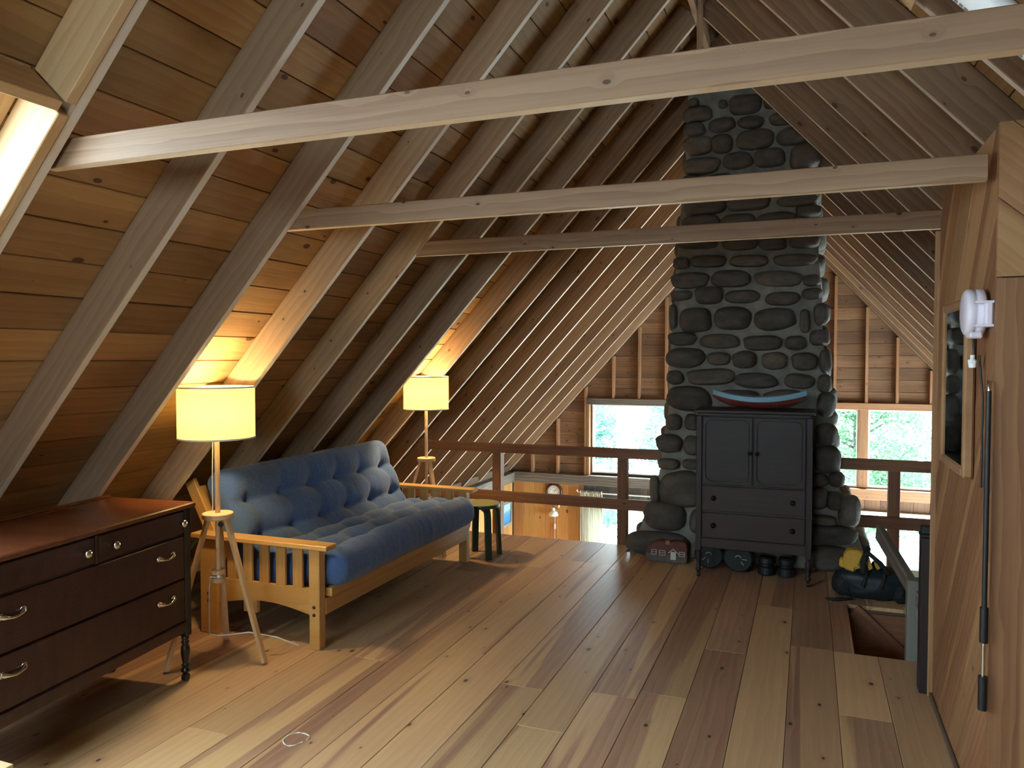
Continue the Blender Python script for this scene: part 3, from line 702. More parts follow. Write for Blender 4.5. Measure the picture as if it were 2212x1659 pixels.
for z in zs:
    l, r = chim(z); pts = []
    for i in range(NXs): pts.append((l+(r-l)*i/NXs, YC0))
    for i in range(NYs): pts.append((r, YC0+(YC1-YC0)*i/NYs))
    for i in range(NXs): pts.append((r+(l-r)*i/NXs, YC1))
    for i in range(NYs): pts.append((l, YC1+(YC0-YC1)*i/NYs))
    cxm, cym = (l+r)/2, (YC0+YC1)/2
    for (px, py) in pts:
        nn = noise.noise(V((px*4, py*4, z*4)))*0.02
        d = V((px-cxm, py-cym, 0)).normalized(); ringv.append((px+d.x*nn, py+d.y*nn, z))
n = len(ringv)//len(zs)
cm.add(ringv, [(i*n+k, i*n+(k+1) % n, (i+1)*n+(k+1) % n, (i+1)*n+k) for i in range(len(zs)-1) for k in range(n)], True)
cm.build('mortar_body', M['mortar'], ch)
SV = []
for vi in range(7):
    bm = bmesh.new(); bmesh.ops.create_icosphere(bm, subdivisions=4, radius=1.0)
    ex = random.uniform(2.3, 3.3)
    for v_ in bm.verts:
        p = v_.co.copy()
        q = (abs(p.x)**ex+abs(p.y)**ex+abs(p.z)**ex)**(-1/ex); p = p*q
        p *= 1+0.10*noise.noise(p*1.1+V((vi*7.3, 2, 5)))+0.025*noise.noise(p*3.5+V((vi*3, 9, 1)))
        v_.co = p
    me = bpy.data.meshes.new('stone'); bm.to_mesh(me); bm.free(); me.materials.append(M['stone'])
    for p in me.polygons: p.use_smooth = True
    SV.append(me)
STONES = [(-496,3671,121,76),(-668,3693,35,28),(-282,3666,75,45),(-901,3729,48,36),(-866,3634,112,62),(-675,3531,106,53),(-453,3529,98,46),(-222,3528,89,47),(-890,3516,87,54),(-859,3384,117,75),(-674,3381,85,74),(-420,3390,144,80),(-135,3385,120,67),(-834,3219,147,66),(-549,3234,114,66),(-305,3237,114,74),(-46,3218,110,99),(-906,3098,74,53),(-690,3076,126,64),(-412,3058,122,67),(-113,3029,147,78),(-800,2883,167,57),(-464,2891,161,56),(-97,2888,147,47),(-837,2772,150,49),(-539,2757,131,52),(-254,2755,142,51),(-16,2798,93,46),(-858,2668,141,41),(-515,2660,139,36),(-139,2652,177,34),(-861,2583,161,37),(-526,2567,135,46),(-274,2560,101,51),(-41,2563,109,50),(-987,2438,64,49),(-773,2443,137,47),(-458,2433,144,45),(-109,2425,157,47),(-919,2295,150,66),(-597,2298,148,66),(-234,2284,177,61),(19,2260,67,45),(-987,2173,85,40),(-767,2169,109,72),(-504,2150,133,54),(-199,2127,127,54),(21,2158,78,44),(-1052,2002,35,99),(-868,1970,125,103),(-580,1979,147,95),(-257,1966,158,87),(-32,1949,38,88),(86,1996,54,85),(-979,1817,112,55),(-677,1794,152,59),(-347,1778,143,60),(-98,1777,77,57),(79,1817,74,62),(-953,1661,157,82),(-683,1653,89,53),(-482,1646,93,69),(-255,1636,93,69),(-31,1631,94,71),(124,1635,45,89),(-1033,1497,68,57),(-749,1505,184,67),(-394,1478,159,61),(-69,1477,107,59),(118,1460,53,70),(-920,1325,179,101),(-518,1343,156,61),(-183,1349,149,59),(131,1297,68,93),(-1041,1125,68,68),(-891,1131,58,66),(-1078,948,108,76),(-890,938,69,79),(-1082,775,87,45),(-889,782,80,42),(-969,569,183,150),(-1195,560,42,108),(-1109,336,176,128),(-813,310,92,98),(-1170,96,270,104),(136,1064,82,87),(141,868,99,105),(216,719,58,59),(77,708,81,51),(79,564,81,82),(200,552,54,71),(305,478,79,122),(175,281,193,74),(90,393,128,39),(174,98,170,98),(-599,1032,128,96),(-282,1049,158,89),(-561,789,143,107),(-225,816,152,94),(-533,524,169,117),(-183,558,142,104),(-531,252,169,112),(-189,280,142,121),(-657,80,146,80),(-282,90,199,90)]
random.seed(21)
def stone(c, rx, rz, face='f'):
    me = random.choice(SV); dep = min(0.16, max(0.06, min(rx, rz)*1.15))
    R = Matrix.Rotation(random.choice((0, math.pi))+random.uniform(-0.05, 0.05), 4, 'Y')
    sc = Matrix.Diagonal((rx*1.02, dep, rz*1.02, 1))
    rot = Matrix.Identity(4) if face == 'f' else Matrix.Rotation(math.pi/2*(1 if face == 'r' else -1), 4, 'Z')
    link('stone', me, None, ch, Matrix.Translation(c) @ rot @ R @ sc)
for sx, sz, a, b in STONES:
    dep = min(0.16, max(0.06, min(a, b)/1000*1.15))
    stone(V((sx/1000, YC0-0.045+dep*0.42, sz/1000)), a/1000, b/1000)
for face in ('l', 'r'):                      # the flanks
    z = 0.15
    while z < 3.4:
        hgt = random.uniform(0.11, 0.2); yq = 6.62
        while yq < 7.2:
            wdt = random.uniform(0.14, 0.3); l, r = chim(z)
            xq = l+0.03 if face == 'l' else r-0.03
            stone(V((xq, yq+wdt/2, z)), wdt/2, hgt/2*0.95, face); yq += wdt+0.03
        z += hgt+0.025

# ================================================================== FUTON
fu = empty('futon_sofa', (-3.0, 4.67, 0), label='wooden futon sofa frame with a blue tufted denim mattress', cat='sofa')
FY0, FY1 = 3.60, 5.74
def arm(y0, y1, sgn):
    yc = (y0+y1)/2
    MB().bbox(-2.635, -2.565, y0, y1, 0, 0.575).build('arm_post', M['futwood'], fu, bevel=0.004)
    MB().bbox(-3.42, -3.29, y0, y1, 0, 0.575).build('arm_post', M['futwood'], fu, bevel=0.004)
    board('armrest', (-3.47, yc, 0.590), (-2.50, yc, 0.590), (0, 1, 0), 0.105, 0.028, 'futwood', fu, 0.004)
    pts = [(-3.29, 0.19), (-3.29, 0.34), (-2.635, 0.34), (-2.635, 0.19)]
    arch = [(-2.635-(0.655)*t, 0.19+0.045*math.sin(math.pi*t)) for t in [i/10 for i in range(1, 10)]]
    MB().prism(pts+arch, (0, yc-0.0125, 0), (1, 0, 0), (0, 0, 1), (0, 1, 0), 0.025).build('arm_rail', M['futwood'], fu)
    for i in range(5):
        xx = -3.20+i*0.118
        board('slat', (xx, yc, 0.34), (xx, yc, 0.577), (1, 0, 0), 0.066, 0.018, 'futwood', fu, 0.002)
    bz = [(0, 0), (0.10, 0.0), (0.07, -0.08), (0.03, -0.15), (0, -0.2)]
    MB().prism([(-3.29+a, 0.575+b) for a, b in bz], (0, yc-0.012, 0), (1, 0, 0), (0, 0, 1), (0, 1, 0), 0.024).build('corbel', M['futwood'], fu)
    for px in (-2.60, -3.355):
        for dz in (0.20, 0.245):
            yb = y0-0.004 if sgn < 0 else y1+0.004
            MB().lathe([(0, 0.006), (0.009, 0.005), (0.010, 0)], (px, yb+ (0.004 if sgn < 0 else -0.004), dz), (0, sgn, 0), 10).build('bolt', M['black'], fu)
arm(3.62, 3.68, -1); arm(5.625, 5.685, 1)
board('front_rail', (-2.575, 3.68, 0.235), (-2.575, 5.625, 0.235), (0, 0, 1), 0.092, 0.028, 'futwood', fu)
board('rear_rail', (-3.33, 3.68, 0.235), (-3.33, 5.625, 0.235), (0, 0, 1), 0.092, 0.028, 'futwood', fu)
for i in range(9):
    yy = 3.76+i*0.227; board('seat_slat', (-3.30, yy, 0.285), (-2.545, yy, 0.315), (0, 1, 0), 0.06, 0.02, 'futwood', fu)
    board('back_slat', (-3.28, yy, 0.36), (-3.53, yy, 0.86), (0, 1, 0), 0.06, 0.018, 'futwood', fu)
board('seat_frame', (-2.56, 3.70, 0.315), (-2.56, 5.64, 0.315), (1, 0, 0), 0.05, 0.05, 'futwood', fu)
board('back_side', (-3.25, 3.705, 0.30), (-3.565, 3.705, 0.90), (1, 0, 0.5), 0.075, 0.028, 'futwood', fu)
board('back_side', (-3.25, 5.635, 0.30), (-3.565, 5.635, 0.90), (1, 0, 0.5), 0.075, 0.028, 'futwood', fu)
board('mechanism_block', (-3.12, 3.72, 0.13), (-3.12, 3.72, 0.26), (1, 0, 0), 0.10, 0.03, 'futwood', fu)
# mattress : two tufted halves in one mesh
def cushion(mb, org, ux, uy, uz, sx, sy, sz, nx, ny, nz, rad, tufts, amp):
    """rounded slab; top face is +uz, tufts = list of (x,y) in slab coords"""
    org, ux, uy, uz = V(org), V(ux), V(uy), V(uz)
    hx, hy, hz = sx/2, sy/2, sz/2; idx = {}; vv = []; ff = []
    def vert(i, j, k):
        key = (i, j, k)
        if key in idx: return idx[key]
        p = V((-hx+sx*i/nx, -hy+sy*j/ny, -hz+sz*k/nz))
        q = V((max(-hx+rad, min(hx-rad, p.x)), max(-hy+rad, min(hy-rad, p.y)), max(-hz+rad, min(hz-rad, p.z))))
        d = p-q
        if d.length > 1e-6: p = q+d.normalized()*rad
        if p.z > 0:
            dm = 9; ln = 9
            for tx, ty in tufts:
                dd = math.hypot((p.x-tx)*1.0, (p.y-ty)*0.85)
                dm = min(dm, dd)
            rows = sorted({t[0] for t in tufts}); colsy = sorted({t[1] for t in tufts})
            lr = min(abs(p.x-r_) for r_ in rows); lc = min(abs(p.y-c_) for c_ in colsy)
            edge = min(1.0, max(0, (hx-abs(p.x))/0.10))*min(1.0, max(0, (hy-abs(p.y))/0.10))
            dep = 0.80*math.exp(-(dm/0.050))+0.16*math.exp(-(lc/0.026)**1.2)*math.exp(-(dm/0.14)**2)+0.50*math.exp(-(lr/0.034)**1.2)
            p.z += amp*(0.35*edge-dep*min(1, edge+0.12))*min(1, p.z/(hz*0.5))
        wr_ = noise.noise(V((p.x*2+sx, p.y*14, p.z*3)))*0.006+noise.noise(V((p.x*5, p.y*34+3, p.z*5)))*0.0035*(1 if abs(p.x) > hx*0.6 else 0.25)
        p += p.normalized()*wr_
        p += V((0, 0, 0.012*noise.noise(V((p.x*1.5, p.y*1.5, 7+sx)))))
        idx[key] = len(vv); vv.append(org+ux*p.x+uy*p.y+uz*p.z); return idx[key]
    for i in range(nx):
        for j in range(ny):
            ff.append((vert(i, j, nz), vert(i+1, j, nz), vert(i+1, j+1, nz), vert(i, j+1, nz))); ff.append((vert(i, j, 0), vert(i, j+1, 0), vert(i+1, j+1, 0), vert(i+1, j, 0)))
    for i in range(nx):
        for k in range(nz):
            ff.append((vert(i, 0, k), vert(i+1, 0, k), vert(i+1, 0, k+1), vert(i, 0, k+1))); ff.append((vert(i, ny, k), vert(i, ny, k+1), vert(i+1, ny, k+1), vert(i+1, ny, k)))
    for j in range(ny):
        for k in range(nz):
            ff.append((vert(0, j, k), vert(0, j, k+1), vert(0, j+1, k+1), vert(0, j+1, k))); ff.append((vert(nx, j, k), vert(nx, j+1, k), vert(nx, j+1, k+1), vert(nx, j, k+1)))
    mb.add(vv, ff, True)
mt_ = MB()
ty = [-0.80+0.32*i for i in range(6)]
tl = math.radians(6)     # seat rises to the front
cushion(mt_, (-2.865, 4.67, 0.405), (math.cos(tl), 0, math.sin(tl)), (0, 1, 0), (-math.sin(tl), 0, math.cos(tl)), 0.80, 1.93, 0.215, 48, 130, 12, 0.095, [(x_, y_) for x_ in (-0.26, -0.03, 0.20) for y_ in ty], 0.075)
al = math.radians(66)    # backrest leans back
bx_ = V((-math.cos(al), 0, math.sin(al))); bz_ = V((math.sin(al), 0, math.cos(al)))
cushion(mt_, (-3.275, 4.67, 0.660), bx_, (0, -1, 0), bz_, 0.66, 1.95, 0.185, 40, 130, 12, 0.085, [(x_, y_) for x_ in (-0.13, 0.10) for y_ in ty], 0.072)
mt_.build('mattress', M['denim'], fu)

# ================================================================== FLOOR LAMPS
def lamp(loc, rz, label, watts, wide=1.0):
    r = empty('floor_lamp', loc, rz, label, 'lamp', 'tripod floor lamps')
    L = True
    prof = [(0.2005, 1.225), (0.2005, 1.502), (0.1985, 1.502), (0.1985, 1.225)]
    sh = MB().lathe(prof, seg=48, close=True).build('lamp_shade', M['shade'], r, local=True)
    for zz in (1.222, 1.497):
        MB().lathe([(0.2025, zz), (0.2025, zz+0.008), (0.197, zz+0.008), (0.197, zz)], seg=48, close=True).build('shade_rim', M['white'], sh, world=MW[r.name].copy())
    sp = MB()
    for a in (0, 2.094, 4.189): sp.tube([(0.02*math.cos(a), 0.02*math.sin(a), 1.30), (0.199*math.cos(a), 0.199*math.sin(a), 1.30)], 0.002, 6)
    sp.build('shade_spider', M['white'], sh, world=MW[r.name].copy())
    MB().tube([(0, 0, 0.80), (0, 0, 1.27)], 0.014, 14).build('pole', M['lampwood'], r, local=True)
    MB().lathe([(0, 1.27), (0.02, 1.27), (0.02, 1.33), (0, 1.33)], seg=14).build('socket', M['white'], r, local=True)
    MB().lathe([(0.012, 1.33), (0.03, 1.37), (0.032, 1.39), (0.022, 1.42), (0, 1.43)], seg=16).build('bulb', M['bulb'], r, local=True)
    MB().lathe([(0, 0.782), (0.079, 0.782), (0.082, 0.786), (0.082, 0.808), (0.079, 0.812), (0, 0.812)], seg=32, smooth=False).build('hub', M['lampwood'], r, local=True)
    MB().tube([(0, 0, 0.50), (0, 0, 0.785)], 0.0135, 12).build('lower_dowel', M['lampwood'], r, local=True)
    for zz in (0.475, 0.43): MB().lathe([(0, zz), (0.036, zz), (0.038, zz+0.003), (0.038, zz+0.022), (0.036, zz+0.025), (0, zz+0.025)], seg=20, smooth=False).build('collar', M['lampwood'], r, local=True)
    MB().tube([(0, 0, 0.45), (0, 0, 0.48)], 0.03, 12).build('ring', M['chrome'], r, local=True)
    MB().tube([(0.035, -0.02, 0.755), (0.048, -0.03, 0.755)], 0.014, 10).build('knob', M['black'], r, local=True)
    for a in (math.radians(4.6), math.radians(124.6), math.radians(244.6)):
        ca, sa = math.cos(a), math.sin(a)
        b = MB().bar((ca*0.055, sa*0.055, 0.785), (ca*0.287, sa*0.287, 0.012), 0.034, 0.020, up=(ca, sa, 0))
        b.build('leg', M['lampwood'], r, local=True, bevel=0.002)
    MB().tube([(-0.012, -0.016, 1.24), (-0.018, -0.018, 1.0), (-0.016, -0.02, 0.82)], 0.003, 6).build('cord', M['cord'], r, local=True)
    MB().tube([(0.038, -0.01, 0.462), (-0.02, -0.04, 0.465), (-0.04, -0.03, 0.40), (-0.05, -0.02, 0.25), (-0.07, 0.0, 0.13), (-0.03, 0.03, 0.115), (0.12, 0.10, 0.13), (0.26, 0.16, 0.10), (0.30, 0.3, 0.01)], 0.004, 6).build('cord', M['cord'], r, local=True)
    ld = bpy.data.lights.new('lamp_light', 'POINT'); ld.energy = watts; ld.color = (1.0, 0.72, 0.36); ld.shadow_soft_size = 0.035
    lo = bpy.data.objects.new('lamp_light', ld); COL.objects.link(lo); lo.parent = r; lo.location = (0, 0, 1.385)
    r.scale = (wide, wide, 1)
# tripod: first leg points from the centre to the measured foot
lamp((-3.012, 3.325, 0), 0.0, 'lit tripod floor lamp standing between the dark dresser and the futon', 50)
lamp((-3.025, 5.815, 0), math.radians(90-4.6), 'lit tripod floor lamp standing between the futon and the loft railing', 50, 0.95)

# ================================================================== DRESSER
ang = math.atan2(0.117, 0.993)
dr = empty('dresser', (-2.95, 3.06, 0), ang, 'dark mahogany dresser with nickel pulls and turned legs', 'dresser')
# local frame: +X is the front normal, -Y runs along the front towards the rear gable
def dbox(x0, x1, y0, y1, z0, z1): return MB().bbox(x0, x1, -y1, -y0, z0, z1)
LD, DD = 1.24, 0.50
def dbuild(mb, name, mat, par=dr, bevel=0.0): return mb.build(name, M[mat], par, bevel=bevel, world=MW[dr.name].copy()) 
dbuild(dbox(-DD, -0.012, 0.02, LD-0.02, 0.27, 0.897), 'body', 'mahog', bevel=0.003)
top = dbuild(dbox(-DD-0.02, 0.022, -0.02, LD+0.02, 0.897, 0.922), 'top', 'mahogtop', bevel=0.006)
dbuild(dbox(-DD-0.02, -DD-0.005, -0.02, LD+0.02, 0.9225, 0.934), 'back_lip', 'mahogtop', bevel=0.002)
for yq in (0.0, LD-0.045):
    dbuild(dbox(-0.05, 0.004, yq, yq+0.045, 0.235, 0.897), 'corner_post', 'blackwood', bevel=0.008)
    dbuild(dbox(-DD, -DD+0.05, yq, yq+0.045, 0.235, 0.897), 'corner_post', 'blackwood', bevel=0.008)
def drawer(y0, y1, z0, z1, pulls, knob):
    d = dbuild(dbox(-0.015, 0.004, y0, y1, z0, z1), 'drawer', 'mahog', bevel=0.004)
    for yp in pulls:
        zc = (z0+z1)/2+(0.0 if knob else 0.035)
        mb = MB()
        if knob:
            mb.lathe([(0.007, 0), (0.007, 0.014), (0.017, 0.022), (0.019, 0.03), (0.012, 0.036), (0, 0.037)], (0.004, -yp, zc), (1, 0, 0), 16)
            mb.build('knob', M['chrome'], d, world=MW[dr.name].copy())
        else:
            pts = [(0.004+0.017*math.sin(math.pi*t)**0.5, -yp-0.05+0.10*t, zc-0.012*math.sin(math.pi*t)) for t in [i/12 for i in range(13)]]
            mb.tube(pts, [0.011, 0.011, 0.008, 0.006, 0.0055, 0.0055, 0.0055, 0.0055, 0.0055, 0.006, 0.008, 0.011, 0.011], 10)
            for e in (-0.05, 0.05): mb.lathe([(0, 0.005), (0.013, 0.004), (0.014, 0)], (0.004, -yp-e, zc), (1, 0, 0), 12)
            mb.build('pull_handle', M['chrome'], d, world=MW[dr.name].copy())
drawer(0.055, 0.605, 0.772, 0.885, (0.085, 0.54), True)
drawer(0.635, LD-0.055, 0.772, 0.885, (0.70, 1.155), True)
dbuild(dbox(-0.012, 0.006, 0.607, 0.633, 0.765, 0.89), 'divider', 'mahog', bevel=0.003)
drawer(0.055, LD-0.055, 0.545, 0.757, (0.19, 1.05), False)
drawer(0.055, LD-0.055, 0.325, 0.535, (0.19, 1.05), False)
dbuild(dbox(-0.014, 0.0, 0.045, LD-0.045, 0.262, 0.322), 'apron', 'mahog')
dbuild(dbox(0.0, 0.010, 0.045, LD-0.045, 0.308, 0.318), 'moulding', 'mahog', bevel=0.002)
lp = [(0.016, 0.235), (0.021, 0.225), (0.014, 0.212), (0.021, 0.203), (0.015, 0.192), (0.022, 0.175), (0.023, 0.15), (0.018, 0.115), (0.013, 0.092), (0.021, 0.083), (0.013, 0.073), (0.022, 0.062), (0.024, 0.054), (0.016, 0.044), (0.010, 0.038), (0.0, 0.036)]
for xq, yq in ((-0.024, 0.022), (-0.024, LD-0.022), (-DD+0.025, 0.022), (-DD+0.025, LD-0.022)):
    lg = MB().lathe(lp, (xq, -yq, 0), seg=18).build('leg', M['blackwood'], dr, local=True)
    MB().tube([(xq-0.012, -yq, 0.02), (xq+0.012, -yq, 0.02)], 0.02, 16).box((xq, -yq, 0.036), (0.014, 0.012, 0.022)).build('caster', M['black'], lg, world=MW[dr.name].copy())

# ================================================================== WARDROBE CHEST
AX0, AX1, AY0, AY1 = -0.785, 0.035, 5.90, 6.295
aw = empty('wardrobe_chest', (-0.37, 6.1, 0), label='dark brown wooden chest with two doors over two drawers, in front of the chimney', cat='wardrobe')
MB().bbox(AX0+0.03, AX1-0.03, AY0+0.02, AY1, 0.255, 1.245).build('body', M['brownarm'], aw)
MB().bbox(AX0-0.015, AX1+0.02, AY0-0.015, AY1+0.01, 1.245, 1.272).build('top', M['brownarm'], aw, bevel=0.006)
MB().bbox(AX0+0.01, AX1-0.01, AY0+0.005, AY1, 1.225, 1.245).build('cornice', M['brownarm'], aw, bevel=0.003)
for xq in (AX0, AX1-0.042):
    for yq in (AY0, AY1-0.045):
        MB().bbox(xq, xq+0.042, yq, yq+0.045, 0.20, 1.225).build('corner_post', M['brownarm'], aw, bevel=0.004)
alp = [(r*0.95, h) for r, h in lp]
for xq, yq in ((AX0+0.021, AY0+0.022), (AX1-0.021, AY0+0.022), (AX0+0.021, AY1-0.022), (AX1-0.021, AY1-0.022)):
    lg = MB().lathe(alp, (xq, yq, -0.03 if False else 0), seg=16).build('leg', M['brownarm'], aw)
    MB().tube([(xq-0.010, yq, 0.018), (xq+0.010, yq, 0.018)], 0.018, 14).box((xq, yq, 0.033), (0.012, 0.012, 0.02)).build('caster', M['black'], lg)
mid = (AX0+AX1)/2
def rounded(x0, x1, z0, z1, r, n=5):
    out = []
    for cx_, cz_, a0 in ((x1-r, z1-r, 0), (x0+r, z1-r, 90), (x0+r, z0+r, 180), (x1-r, z0+r, 270)):
        out += [(cx_+r*math.cos(math.radians(a0+90*i/n)), cz_+r*math.sin(math.radians(a0+90*i/n))) for i in range(n+1)]
    return out
for x0, x1, kx in ((AX0+0.046, mid-0.004, mid-0.022), (mid+0.004, AX1-0.046, mid+0.03)):
    d = MB().bbox(x0, x1, AY0+0.003, AY0+0.02, 0.712, 1.218).build('door', M['brownarm'], aw, bevel=0.003)
    ring = [(p[0], AY0+0.002, p[1]) for p in rounded(x0+0.025, x1-0.025, 0.735, 1.195, 0.045)]
    MB().tube(ring+[ring[0]], 0.0032, 6).build('door_moulding', M['blackwood'], d)
    MB().lathe([(0.005, 0), (0.006, 0.012), (0.015, 0.02), (0.016, 0.026), (0, 0.032)], (kx, AY0+0.003, 0.955), (0, -1, 0), 14).build('knob', M['black'], d)
for z0, z1 in ((0.512, 0.70), (0.305, 0.494)):
    d = MB().bbox(AX0+0.046, AX1-0.046, AY0+0.002, AY0+0.02, z0, z1).build('drawer', M['brownarm2'], aw, bevel=0.003)
    for kx in (AX0+0.13, AX1-0.13):
        MB().lathe([(0.021, 0), (0.020, 0.004), (0.013, 0.005), (0.012, 0.012), (0, 0.014)], (kx, AY0+0.002, (z0+z1)/2), (0, -1, 0), 16).build('knob', M['blackwood'], d)
MB().bbox(AX0+0.04, AX1-0.04, AY0+0.008, AY0+0.03, 0.225, 0.30).build('apron', M['brownarm2'], aw, bevel=0.003)

# ---- model boat on top of the chest
bt = empty('model_canoe', (-0.35, 6.13, 1.272), label='small red and pale blue wooden model boat on top of the chest', cat='model boat')
hull = MB(); nseg, nr = 28, 10; hv = []; hf = []; gun = []
for i in range(nseg+1):
    t = i/nseg*2-1; hw = 0.075*(1-abs(t)**2.2)+0.002; keel = 0.002+0.085*abs(t)**3.0; sheer = 0.088+0.052*t*t; xx = 0.34*t*(0.86+0.14*1)
    for j in range(nr+1):
        a = math.pi*j/nr; yy = -hw*math.cos(a); zz = sheer-(sheer-keel)*(math.sin(a)**0.75)
        hv.append((xx, yy, zz))
    gun.append((xx, hw, sheer))
for i in range(nseg):
    for j in range(nr): hf.append((i*(nr+1)+j, i*(nr+1)+j+1, (i+1)*(nr+1)+j+1, (i+1)*(nr+1)+j))
hull.add(hv, hf, True); ho = hull.build('hull', M['red'], bt, local=True)
md = ho.modifiers.new('shell', 'SOLIDIFY'); md.thickness = 0.005; md.offset = -1
for sg in (-1, 1):
    s_ = MB(); a = []; 
    for (xx, hw, sh) in gun: a += [(xx, sg*(hw+0.004), sh+0.003), (xx, sg*(hw+0.004-0.006*0), sh-0.034), (xx, sg*(hw-0.004), sh-0.034), (xx, sg*(hw-0.004), sh+0.003)]
    f = []
    for i in range(nseg):
        for q in range(4): f.append((i*4+q, i*4+(q+1) % 4, (i+1)*4+(q+1) % 4, (i+1)*4+q))
    f += [(0, 1, 2, 3), tuple(nseg*4+q for q in (3, 2, 1, 0))]
    s_.add(a, f).build('gunwale_stripe', M['paleblue'], bt, local=True)

# ---- things under the chest
def plate(x_, y_, rad, tilt, label, arms):
    r = empty('round_disc', (x_, y_, 0), 0, label, 'disc')
    Rm = Matrix.Translation((x_, y_, 0)) @ Matrix.Rotation(tilt, 4, 'X')
    R3 = Rm
    mb = MB().lathe([(0, 0.0), (rad-0.012, 0.0), (rad, 0.010), (rad, 0.035), (rad-0.012, 0.045), (0, 0.045)], (0, 0.02, rad), (0, 1, 0), 40, smooth=False)
    o = link('disc', mb.mesh('disc'), M['darkgreen'], r, Rm)
    arc = [(0.024*math.cos(math.radians(a)), 0.017, rad+0.024*math.sin(math.radians(a))) for a in range(20, 170, 15)]
    link('white_mark', MB().tube(arc, 0.0022, 5).mesh('mark'), M['paintwhite'], o, Rm)
    for a in arms:
        ca, sa = math.cos(math.radians(a)), math.sin(math.radians(a))
        link('white_mark', MB().tube([(0.03*ca, 0.017, rad+0.03*sa), (0.065*ca, 0.017, rad+0.065*sa)], 0.0022, 5).mesh('mark'), M['paintwhite'], o, Rm)
plate(-0.715, 6.13, 0.110, 0.06, 'dark green round disc beside the left leg of the chest', (-140, -95))
plate(-0.490, 6.10, 0.110, 0.06, 'dark green round disc under the middle of the chest', (-4, -48))
for i, (x_, lab) in enumerate(((-0.285, 'small black cylinder next to the round discs beneath the chest'), (-0.14, 'small black cylinder beneath the chest, further from the round discs'))):
    c = MB().lathe([(0, 0), (0.055, 0), (0.062, 0.008), (0.062, 0.06), (0.05, 0.07), (0.05, 0.085), (0.06, 0.095), (0.06, 0.13), (0.05, 0.14), (0, 0.14)], (x_, 6.16, 0), seg=24, smooth=False).build('black_canister', M['black'])
    tag(c, lab, 'canister')
# painted house stone
hs = empty('painted_stone', (-1.06, 6.25, 0), 0.06, 'stone painted as a red-roofed house on the floor by the chimney', 'painted stone')
sil = [(-0.165, 0.03), (-0.15, 0.012), (-0.05, 0.0), (0.06, 0.0), (0.155, 0.0), (0.165, 0.02), (0.168, 0.11), (0.16, 0.165), (0.13, 0.18), (0.08, 0.178), (0.02, 0.172), (-0.04, 0.178), (-0.09, 0.165), (-0.14, 0.13), (-0.165, 0.085)]
split = 0.075
body = clip(sil, 0, 1, split); roof = clip(sil, 0, -1, -split)
MB().prism(body, (0, -0.05, 0), (1, 0, 0), (0, 0, 1), (0, 1, 0), 0.10).build('stone_body', M['rockgrey'], hs, local=True, bevel=0.008)
MB().prism([(a*1.01, b) for a, b in roof], (0, -0.052, 0), (1, 0, 0), (0, 0, 1), (0, 1, 0), 0.104).build('painted_roof', M['rockred'], hs, local=True, bevel=0.008)
def pw(x0, x1, z0, z1):
    mb = MB(); t = 0.0035
    for a, b, c, d in ((x0, x1, z0, z0+t), (x0, x1, z1-t, z1), (x0, x0+t, z0, z1), (x1-t, x1, z0, z1), (x0, x1, (z0+z1)/2-t/2, (z0+z1)/2+t/2)): mb.bbox(a, b, -0.0545, -0.048, c, d)
    mb.build('painted_window', M['paintwhite'], hs, local=True)
pw(-0.118, -0.075, 0.066, 0.106); pw(-0.056, -0.006, 0.062, 0.102); pw(0.103, 0.148, 0.062, 0.100)
MB().bbox(0.036, 0.078, -0.0545, -0.048, 0.032, 0.095).build('painted_door', M['paintwhite'], hs, local=True)
MB().bar((0.014, -0.054, 0.082), (0.058, -0.054, 0.118), 0.006, 0.0045).bar((0.058, -0.054, 0.118), (0.102, -0.054, 0.078), 0.006, 0.0045).build('painted_gable', M['paintwhite'], hs, local=True)
MB().bbox(-0.005, 0.03, -0.056, -0.02, 0.152, 0.184).build('painted_chimney', plain('painted_brick', (0.32, 0.13, 0.08), 0.9), hs, local=True, bevel=0.003)

# ================================================================== STOOL
sx_, sy_ = -2.545, 5.885
so = empty('round_stool', (sx_, sy_, 0), 0.35, 'round stool with an olive green seat and dark green bent legs', 'stool')
MB().lathe([(0, 0.448), (0.150, 0.448), (0.155, 0.445), (0.155, 0.419), (0.151, 0.416), (0, 0.416)], seg=40, smooth=False).build('seat', M['greentop'], so, local=True)
MB().lathe([(0.1555, 0.443), (0.1562, 0.442), (0.1562, 0.420), (0.1555, 0.419)], seg=40).build('seat_edge', M['green'], so, local=True)
for a in (-1.15, 0.42, 1.99, 3.56):
    ca, sa = math.cos(a), math.sin(a); sec = []
    path = [(0.05, 0.405), (0.09, 0.405), (0.118, 0.398), (0.134, 0.380), (0.140, 0.350), (0.150, 0.2), (0.162, 0.0)]
    mb = MB(); t2, w2 = 0.014, 0.026
    pv = []
    for i, (rr, zz) in enumerate(path):
        p0 = V(path[max(0, i-1)]); p1 = V(path[min(len(path)-1, i+1)]); tn = (p1-p0).normalized(); nn = V((-tn.y, tn.x))
        for sn, sw in ((1, 1), (1, -1), (-1, -1), (-1, 1)):
            r2, z2 = rr+nn.x*t2*sn, zz+nn.y*t2*sn
            if i == len(path)-1: z2 = 0.0
            pv.append((ca*r2-sa*w2*sw, sa*r2+ca*w2*sw, z2))
    ff = [(i*4+q, i*4+(q+1) % 4, (i+1)*4+(q+1) % 4, (i+1)*4+q) for i in range(len(path)-1) for q in range(4)]+[(0, 1, 2, 3), tuple(len(path)*4-4+q for q in (3, 2, 1, 0))]
    mb.add(pv, ff).build('leg', M['green'], so, local=True)

